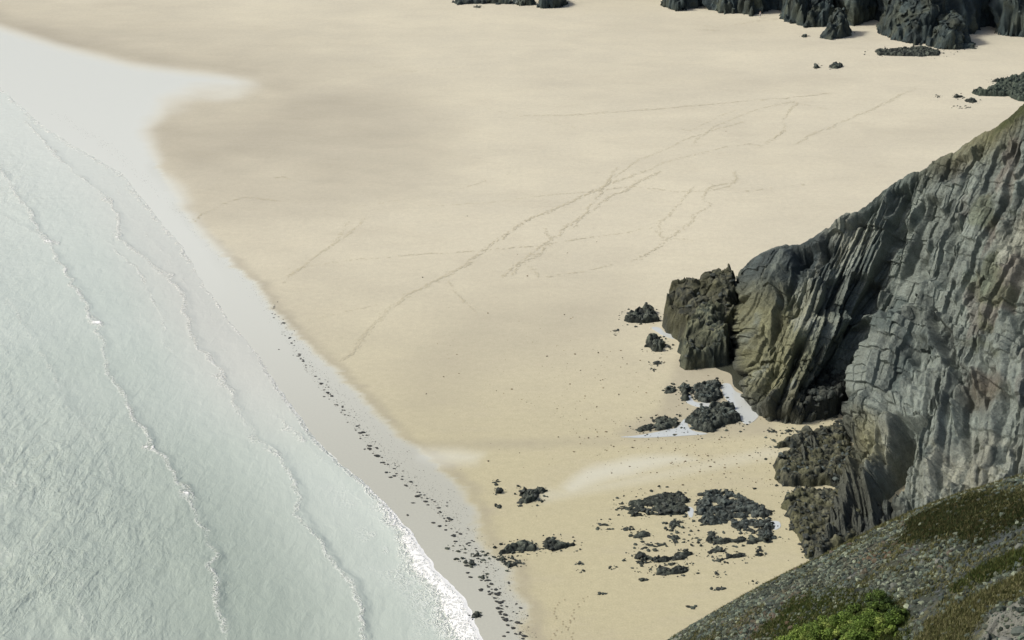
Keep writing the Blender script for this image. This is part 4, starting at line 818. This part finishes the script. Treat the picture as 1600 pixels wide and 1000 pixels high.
G1 = [(.115, .18, .035), (.155, .225, .045), (.08, .13, .025), (.19, .24, .06)]; G2 = [(.05, .085, .02), (.07, .11, .025), (.035, .06, .018)]; G3 = [(.09, .14, .03), (.07, .10, .025), (.12, .15, .04)]
bush('broad bright green bush at the bottom edge, left one', [(1290, 1006, 1.7, 1.5), (1322, 992, 1.4, 1.5), (1262, 1000, 1.3, .9), (1240, 1010, 1.3, .6), (1300, 975, 1.0, .6)], G1, 28000, 1)
bush('rounded bright green bush at the bottom edge, right of the broad one', [(1362, 996, 1.4, 1.6), (1388, 990, 1.1, 1.3), (1345, 1012, 1.3, 1.4)], G1, 20000, 2)
bush('darker green upright bush behind the bright ones', [(1378, 962, 1.0, 1.6), (1400, 975, .9, 1.3), (1370, 950, .9, 1.2)], G2+G3[:1], 14000, 3)
bush('sparse olive green bush uphill of the bright ones', [(1335, 965, 1.0, .7), (1350, 972, .8, .8), (1320, 968, .7, .5)], G3, 6000, 4)

# ------------------------------------------------------------ pools, stranded water
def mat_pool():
    m, t, b = nt('pool_water'); P = geo(t); b.inputs['Base Color'].default_value = (.55, .585, .58, 1); b.inputs['Roughness'].default_value = .05  # pale base colour stands in for the reflected sky
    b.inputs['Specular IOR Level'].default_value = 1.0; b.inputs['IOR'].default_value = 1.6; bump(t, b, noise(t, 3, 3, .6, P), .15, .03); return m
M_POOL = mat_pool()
M_DARKPOOL = M_POOL.copy(); M_DARKPOOL.name = 'dark_pool_water'; M_DARKPOOL.node_tree.nodes['Principled BSDF'].inputs['Base Color'].default_value = (.06, .065, .05, 1)  # darker copy: the reflected cliff is put into the base colour
def pool(lab, poly, z=.03, M_POOL=M_POOL):
    W = G(poly); k = 8; Q = []
    for i in range(len(W)):
        p0, p1, p2, p3 = W[i-1], W[i], W[(i+1) % len(W)], W[(i+2) % len(W)]
        for j in range(k):
            t_ = j/k; Q.append(.5*((2*p1)+(-p0+p2)*t_+(2*p0-5*p1+4*p2-p3)*t_**2+(-p0+3*p1-3*p2+p3)*t_**3))
    Q = np.array(Q); Q += .10*(np.column_stack([fbm(Q[:, 0]*2, Q[:, 1]*2, None, 3, 1), fbm(Q[:, 0]*2, Q[:, 1]*2, None, 3, 2)])-.5)
    c = Q.mean(0); V = np.column_stack([Q-c, np.zeros(len(Q))]); import bmesh
    bm = bmesh.new(); top = [bm.verts.new(x) for x in V]; bot = [bm.verts.new((x[0], x[1], -.06)) for x in V]; f = bm.faces.new(top); bm.normal_update()
    if f.normal.z < 0: f.normal_flip()
    for i in range(len(V)): bm.faces.new((top[i], bot[i], bot[(i+1) % len(V)], top[(i+1) % len(V)]))
    bmesh.ops.triangulate(bm, faces=[f]); me = bpy.data.meshes.new('tide_pool'); bm.to_mesh(me); bm.free(); me.materials.append(M_POOL)
    tag(link('tide_pool', me, None, (c[0], c[1], z)), lab, 'tide pool', 'pools of water left between the rocks')
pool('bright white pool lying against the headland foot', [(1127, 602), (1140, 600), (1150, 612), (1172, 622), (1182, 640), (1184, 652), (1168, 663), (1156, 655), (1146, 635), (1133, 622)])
pool('dark mirror pool in the gap between stack and headland', [(1118, 572), (1140, 558), (1152, 552), (1162, 585), (1172, 618), (1158, 612), (1146, 602), (1142, 585), (1125, 578)], .028, M_DARKPOOL)
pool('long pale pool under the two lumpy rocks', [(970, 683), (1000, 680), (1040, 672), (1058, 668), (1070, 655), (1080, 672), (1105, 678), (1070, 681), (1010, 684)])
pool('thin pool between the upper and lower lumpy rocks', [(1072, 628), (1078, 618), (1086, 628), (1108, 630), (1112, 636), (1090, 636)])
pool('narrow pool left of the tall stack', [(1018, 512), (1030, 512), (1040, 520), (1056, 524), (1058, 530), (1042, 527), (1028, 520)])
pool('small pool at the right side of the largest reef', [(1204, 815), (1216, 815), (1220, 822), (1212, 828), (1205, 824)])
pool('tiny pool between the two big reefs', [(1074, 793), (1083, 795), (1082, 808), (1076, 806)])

# ------------------------------------------------------------ stones of the wet strip
P_LINE = [(418, 470), (440, 520), (470, 570), (505, 615), (545, 660), (575, 700), (610, 735), (640, 765), (680, 800), (705, 830), (735, 870), (755, 905), (775, 945), (800, 985), (815, 1010)]
rr = random.Random(3); PG = 'dark stones strewn along the wet strip'
def stone(pu, pv, su, sv, lab, grp=PG, ms=None):
    g = G([(pu, pv)])[0]; mpp = math.hypot(g[1], CAM_H)/FPX
    o = tag(link('beach_stone', rr.choice(ms or BM_P), None, (g[0], g[1], .0)), lab, 'stone', grp)
    o.scale = (su*mpp, sv*mpp*1.7, min(su, sv*2)*mpp*.8); o.rotation_euler = (0, 0, rr.uniform(-.5, .5)); return o
NOTED = [(436, 546, 4, 3, 'dark stone nearest the sea in the upper stretch'), (460, 517, 3, 2, 'dark stone high in the line where it starts'), (535, 636, 5, 7, 'pair of touching stones halfway down the line'), (556, 672, 4, 3, 'stone left of the line at its middle'),
 (543, 660, 4, 3, 'stone furthest out in the middle stretch'), (596, 723, 6, 4, 'flat stone beside three others in a row'), (610, 746, 9, 4, 'long dark stone lying across the line'), (645, 786, 10, 3, 'long thin stone below the middle'), (637, 805, 6, 4, 'stone standing alone next to the foam'),
 (677, 817, 9, 4, 'wide dark stone above the cluster'), (696, 828, 7, 4, 'dark stone on the upslope side of the lower line'), (710, 838, 8, 4, 'oval stone above the curved stone line'), (712, 846, 9, 4, 'oval stone just over the curved stone line'), (731, 895, 8, 4, 'dark stone left of the tall narrow rock, upper'), (735, 902, 9, 4, 'dark stone left of the tall narrow rock, lower'),
 (751, 923, 8, 4, 'stone under the tall narrow rock, left'), (763, 917, 8, 4, 'stone under the tall narrow rock, right'), (765, 929, 8, 5, 'stone in the lower group, nearest the hollow'), (776, 940, 8, 5, 'stone in the lower group with a split top'), (783, 951, 14, 3, 'thin long stone in the lower group'),
 (785, 965, 9, 4, 'dark stone below the thin long one'), (798, 970, 7, 3, 'small flat stone right of the dark one'), (802, 981, 10, 4, 'pointed stone near the bottom edge'), (793, 988, 8, 4, 'slanted stone near the bottom edge'), (787, 994, 9, 4, 'lowest dark stone at the bottom edge'), (795, 911, 5, 6, 'small upright stone close to the dry sand')]
for a_ in NOTED: stone(a_[0], a_[1], a_[2], a_[3], a_[4])
pl = np.array(P_LINE, float); cum = np.r_[0, np.cumsum(np.hypot(*np.diff(pl, axis=0).T))]
cnt = 0
while cnt < 235:
    t_ = rr.random()**.9*cum[-1]; pu = np.interp(t_, cum, pl[:, 0]); pv = np.interp(t_, cum, pl[:, 1]); wd_ = 5+11*t_/cum[-1]
    o_ = rr.gauss(0, 1)*wd_*.6 if rr.random() < .6 else rr.uniform(0, 2.0)*wd_
    pu += o_*.85+6; pv -= o_*.35
    s_ = (2.4+3.6*rr.random()**2)*(.75+.6*t_/cum[-1])*(1.0 if o_ < wd_*.7 else .6)
    stone(pu, pv, s_*rr.uniform(1.2, 2.2), s_*.85, 'small dark stone in the long scatter on the wet strip'); cnt += 1
# countless tiny bits: fringe of the wet strip and litter on the sand
n = 3600; Q = np.zeros((n, 2)); k = 0
t_ = RNG.random(n)*cum[-1]; Q[:, 0] = np.interp(t_, cum, pl[:, 0]); Q[:, 1] = np.interp(t_, cum, pl[:, 1]); o_ = np.abs(RNG.normal(0, 1, n))*(16+14*t_/cum[-1]); Q[:, 0] += o_*.9; Q[:, 1] -= o_*.4
up = RNG.random(900); l2 = np.array([(85, 175), (130, 205), (170, 228), (205, 262), (245, 300), (285, 338), (330, 388), (390, 440), (430, 500)], float); c2 = np.linspace(0, 1, len(l2))
Q2 = np.column_stack([np.interp(up, c2, l2[:, 0]), np.interp(up, c2, l2[:, 1])])+RNG.normal(0, 1, (900, 2))*np.array([5, 3.5])
g = np.vstack([G(Q), G(Q2)]); mx = (g[:, 0]-xat(Dg, g[:, 1])) < .3; g = g[mx]
pts = np.column_stack([g, np.full(len(g), .01)]); sz = .035+.10*RNG.random(len(g))**3; cols = np.tile(np.array((.15, .15, .13)), (len(g), 1))*RNG.uniform(.4, 1.8, (len(g), 1))
V, F, Cc = scatter_stones(pts, sz, cols); V[:, 2] = np.maximum(V[:, 2]*.6, -.02)
tag(link('gravel', mesh_np('gravel', V, F, M_TINT, False, None, Cc)), 'fine gravel sprinkled over the wet strip', 'gravel', None, 'stuff')
# splinters of rock in the sand round the reefs
fr_ = []
for lab, poly, h, kw in ROCKS:
    W_ = np.array(poly, float); cx_, cy_2 = W_.mean(0); ex, ey = np.ptp(W_[:, 0])/2, np.ptp(W_[:, 1])/2; m_ = int(4+ex*.9) if ex < 70 else 0
    for _ in range(m_):
        th = rr.uniform(0, 6.28); q_ = rr.uniform(.8, 1.45); fr_.append((cx_+ex*q_*math.cos(th), cy_2+ey*q_*math.sin(th)))
g = G(fr_); pts = np.column_stack([g, np.full(len(g), .02)]); sz = .12+.42*RNG.random(len(g))**3; cols = np.tile(np.array((.035, .042, .035)), (len(g), 1))*RNG.uniform(.6, 2.2, (len(g), 1))
V, F, Cc = scatter_stones(pts, sz, cols)
tag(link('rock_splinters', mesh_np('rock_splinters', V, F, M_TINT, False, None, Cc)), 'dark rock splinters half buried around the reefs', 'rubble', None, 'stuff')
# weed scraps over the sand near the rocks
n = 700; zone = RNG.choice(5, n, p=[.25, .25, .25, .13, .12]); cx = np.array([900, 1000, 1100, 1150, 900])[zone]; cy = np.array([600, 690, 730, 720, 480])[zone]; sx = np.array([90, 90, 80, 60, 300])[zone]; sy = np.array([40, 25, 22, 60, 150])[zone]
q = np.column_stack([cx+RNG.normal(0, 1, n)*sx, cy+RNG.normal(0, 1, n)*sy]); q = q[(q[:, 0] > 640) & (q[:, 1] < 990) & (q[:, 1] > 20)]; g = G(q); g = g[(g[:, 0]-xat(Dg, g[:, 1])) > 1]
pts = np.column_stack([g, np.full(len(g), .02)]); sz = .08+.22*RNG.random(len(g))**4; cols = np.tile(np.array((.16, .13, .08)), (len(g), 1))*RNG.uniform(.25, 1.5, (len(g), 1))
V, F, Cc = scatter_stones(pts, sz, cols)
tag(link('weed_litter', mesh_np('weed_litter', V, F, M_TINT, False, None, Cc)), 'scraps of dry weed littering the sand', 'seaweed', None, 'stuff')

# ------------------------------------------------------------ trails of disturbed sand: rows of shallow prints
TR = [([(535, 562), (560, 540), (582, 512), (605, 487), (640, 460), (675, 440), (700, 430), (740, 405), (775, 378), (812, 350), (835, 340), (880, 322), (925, 300), (960, 284), (1005, 268), (1050, 250)], .5, 1.),
 ([(820, 408), (845, 395), (868, 372), (880, 360), (915, 335), (940, 315), (965, 302), (1000, 285), (1035, 268)], .5, .9), ([(820, 408), (828, 418), (845, 432)], .35, .7), ([(895, 355), (920, 325), (938, 300), (955, 275), (965, 262)], .35, .6),
 ([(440, 442), (470, 418), (500, 395), (530, 370), (545, 345)], .35, .55), ([(455, 430), (520, 385), (550, 365), (566, 342)], .3, .45),
 ([(665, 322), (760, 318), (830, 309), (925, 298), (990, 292), (1060, 300), (1100, 300), (1140, 290)], .3, .5), ([(450, 420), (560, 406), (640, 400), (760, 390), (840, 385), (920, 372), (1020, 356)], .3, .4), ([(480, 500), (540, 488), (600, 476)], .3, .35),
 ([(1002, 402), (1020, 392), (1035, 382), (1050, 370), (1068, 358), (1080, 345), (1085, 335), (1105, 326), (1110, 318), (1098, 312), (1100, 300), (1115, 290), (1145, 286), (1152, 268)], .45, .9),
 ([(1040, 378), (1032, 368), (1030, 345), (1050, 335), (1060, 322), (1070, 310), (1088, 292)], .4, .7), ([(1000, 405), (960, 412), (905, 425), (850, 432)], .3, .4), ([(1020, 356), (1036, 376), (1060, 372), (1085, 378)], .35, .6), ([(850, 355), (860, 372), (830, 395), (795, 420), (785, 435)], .3, .6), ([(815, 410), (800, 430)], .3, .5),
 ([(815, 181), (900, 179), (960, 175), (1060, 168), (1140, 160), (1200, 155), (1265, 150), (1300, 145)], .55, .8), ([(1240, 226), (1275, 208), (1300, 198), (1340, 180), (1380, 163), (1405, 150), (1435, 138)], .5, .8),
 ([(1190, 228), (1215, 212), (1230, 198), (1222, 188), (1235, 175), (1246, 160)], .4, .7), ([(1080, 225), (1120, 195), (1180, 172), (1240, 158)], .35, .45), ([(1050, 250), (1100, 238), (1140, 228)], .4, .6), ([(1150, 228), (1170, 224), (1195, 229)], .4, .7),
 ([(1020, 195), (1080, 205), (1150, 170)], .3, .3), ([(300, 345), (340, 322), (380, 308), (410, 310), (440, 314)], .35, .5), ([(425, 278), (445, 276), (458, 282)], .4, .7), ([(1088, 38), (1110, 42), (1140, 40), (1185, 32), (1230, 28)], .7, .6), ([(1080, 45), (1130, 48)], .6, .5), ([(700, 440), (720, 470), (760, 500)], .3, .3), ([(500, 330), (600, 318), (700, 300), (800, 270)], .3, .3), ([(930, 300), (1000, 250), (1080, 215), (1160, 190)], .3, .45), ([(620, 150), (760, 170), (900, 200)], .3, .25), ([(1150, 300), (1250, 290), (1330, 275)], .3, .3), ([(560, 100), (640, 112), (720, 105)], .4, .4), ([(1290, 170), (1240, 160)], .3, .4)]
FP = [([(880, 938), (867, 948), (864, 955), (870, 965), (878, 972), (885, 980), (892, 988), (895, 1002)], 0), ([(915, 932), (905, 945), (895, 960), (893, 975)], 0), ([(868, 985), (865, 1002)], 0), ([(895, 965), (880, 990)], 0)]
Vs, Fs, Cs, k = [], [], [], 0
M_TRACK = mat_plain('churned_sand', (.475, .44, .325), .95, .12, 3); 
def add_print(x, y, rx, ry, an):
    """a shallow pressed print: low dark hollow with a raised rim of sand, lying on the beach"""
    global k
    m = 7; z0 = .03
    for i in range(m):
        th = 2*math.pi*i/m; q = .85+.3*rr.random(); ex, ey = rx*math.cos(th)*q, ry*math.sin(th)*q; Vs.append((x+ex*math.cos(an)-ey*math.sin(an), y+ex*math.sin(an)+ey*math.cos(an), z0))
    Vs.append((x, y, z0+.012)); [Fs.append((k+i, k+(i+1) % m, k+m)) for i in range(m)]; k += m+1
for px, wd_, dn in TR:
    g = G(px); L_ = np.r_[0, np.cumsum(np.hypot(*np.diff(g, axis=0).T))]
    t_ = 0.
    while t_ < L_[-1]:
        x = np.interp(t_, L_, g[:, 0]); y = np.interp(t_, L_, g[:, 1]); x2 = np.interp(t_+.5, L_, g[:, 0]); y2 = np.interp(t_+.5, L_, g[:, 1]); an = math.atan2(y2-y, x2-x)
        wob_ = .8*(float(vn(np.array(t_*.25), np.array(wd_*30+dn)))-.5)
        if rr.random() < dn*(.35+.9*float(vn(np.array(t_*.09), np.array(5.+dn*9)))): add_print(x+rr.gauss(0, wd_*.55)-math.sin(an)*wob_, y+rr.gauss(0, wd_*.55)+math.cos(an)*wob_, rr.uniform(.14, .36), rr.uniform(.07, .19), an+rr.gauss(0, .4))
        t_ += .19
trk = mesh_np('sand_tracks', np.array(Vs), np.array(Fs), M_TRACK, True)
tag(link('sand_tracks', trk), 'crossing lines of footprints trodden over the open sand', 'footprints', None, 'stuff')
Vs, Fs, k = [], [], 0
for px, _ in FP:
    g = G(px); L_ = np.r_[0, np.cumsum(np.hypot(*np.diff(g, axis=0).T))]; t_ = 0.; sgn = 1
    while t_ < L_[-1]:
        x = np.interp(t_, L_, g[:, 0]); y = np.interp(t_, L_, g[:, 1]); add_print(x+sgn*.14+rr.gauss(0, .08), y+rr.gauss(0, .1), .16, .09, 1.4+rr.gauss(0, .3)); sgn = -sgn; t_ += .62
tag(link('footprints', mesh_np('footprints', np.array(Vs), np.array(Fs), mat_plain('print_sand', (.33, .29, .19), .95, .15), True)), 'two wandering rows of footprints near the bottom edge', 'footprints', None, 'stuff')

# ------------------------------------------------------------ the walker by the far cliff
def skin_mesh(name, joints, edges, rad, mat, parent):
    me = bpy.data.meshes.new(name); me.from_pydata(joints, edges, []); o = link(name, me, parent)
    o.modifiers.new('skin', 'SKIN'); me.skin_vertices  # layer is made by the modifier
    for i, r in enumerate(rad): me.skin_vertices[0].data[i].radius = (r, r)
    me.skin_vertices[0].data[0].use_root = True; s_ = o.modifiers.new('sub', 'SUBSURF'); s_.levels = 1; s_.render_levels = 1; me.materials.append(mat); return o
def person():
    g = G([(1187.5, 28)])[0]; o = tag(link('person', None, None, (g[0], g[1], .02)), 'person in a white top and pale trousers standing by the far cliff foot', 'person'); o.rotation_euler = (0, 0, .6)
    J = [(0, 0, .95), (0, 0, 1.18), (0, 0, 1.42), (0, -.01, 1.52), (0, -.02, 1.64), (0, -.02, 1.74), (-.10, 0, .90), (-.11, -.05, .50), (-.11, .02, .08), (-.11, -.12, .03), (.10, 0, .90), (.13, .08, .50), (.14, .16, .08), (.14, .04, .03),
         (-.20, 0, 1.40), (-.27, .04, 1.13), (-.26, -.08, .90), (-.26, -.14, .82), (.20, 0, 1.40), (.28, .0, 1.13), (.27, -.12, .92), (.27, -.18, .85)]
    E = [(0, 1), (1, 2), (2, 3), (3, 4), (4, 5), (0, 6), (6, 7), (7, 8), (8, 9), (0, 10), (10, 11), (11, 12), (12, 13), (2, 14), (14, 15), (15, 16), (16, 17), (2, 18), (18, 19), (19, 20), (20, 21)]
    R_ = [.14, .125, .15, .055, .10, .075, .095, .06, .04, .035, .095, .06, .04, .035, .065, .045, .032, .03, .065, .045, .032, .03]
    skin_mesh('body', J, E, R_, mat_plain('skin', (.45, .28, .2), .6, .1), o)
    skin_mesh('shirt', [(0, 0, .92), (0, 0, 1.18), (0, 0, 1.41), (-.20, 0, 1.40), (-.26, .03, 1.18), (.20, 0, 1.40), (.27, .0, 1.18)], [(0, 1), (1, 2), (2, 3), (3, 4), (2, 5), (5, 6)], [.17, .155, .165, .085, .07, .085, .07], mat_plain('white_cotton', (.75, .72, .72), .9, .05), o)
    skin_mesh('trousers', [(0, 0, .93), (-.10, 0, .86), (-.11, -.05, .50), (-.11, .02, .14), (.10, 0, .86), (.13, .08, .50), (.14, .16, .14)], [(0, 1), (1, 2), (2, 3), (0, 4), (4, 5), (5, 6)], [.15, .11, .08, .065, .11, .08, .065], mat_plain('pale_trousers', (.5, .5, .52), .9, .05), o)
    skin_mesh('hair', [(0, .02, 1.68), (0, 0, 1.74)], [(0, 1)], [.105, .09], mat_plain('brown_hair', (.05, .035, .025), .7, .1), o)
person()
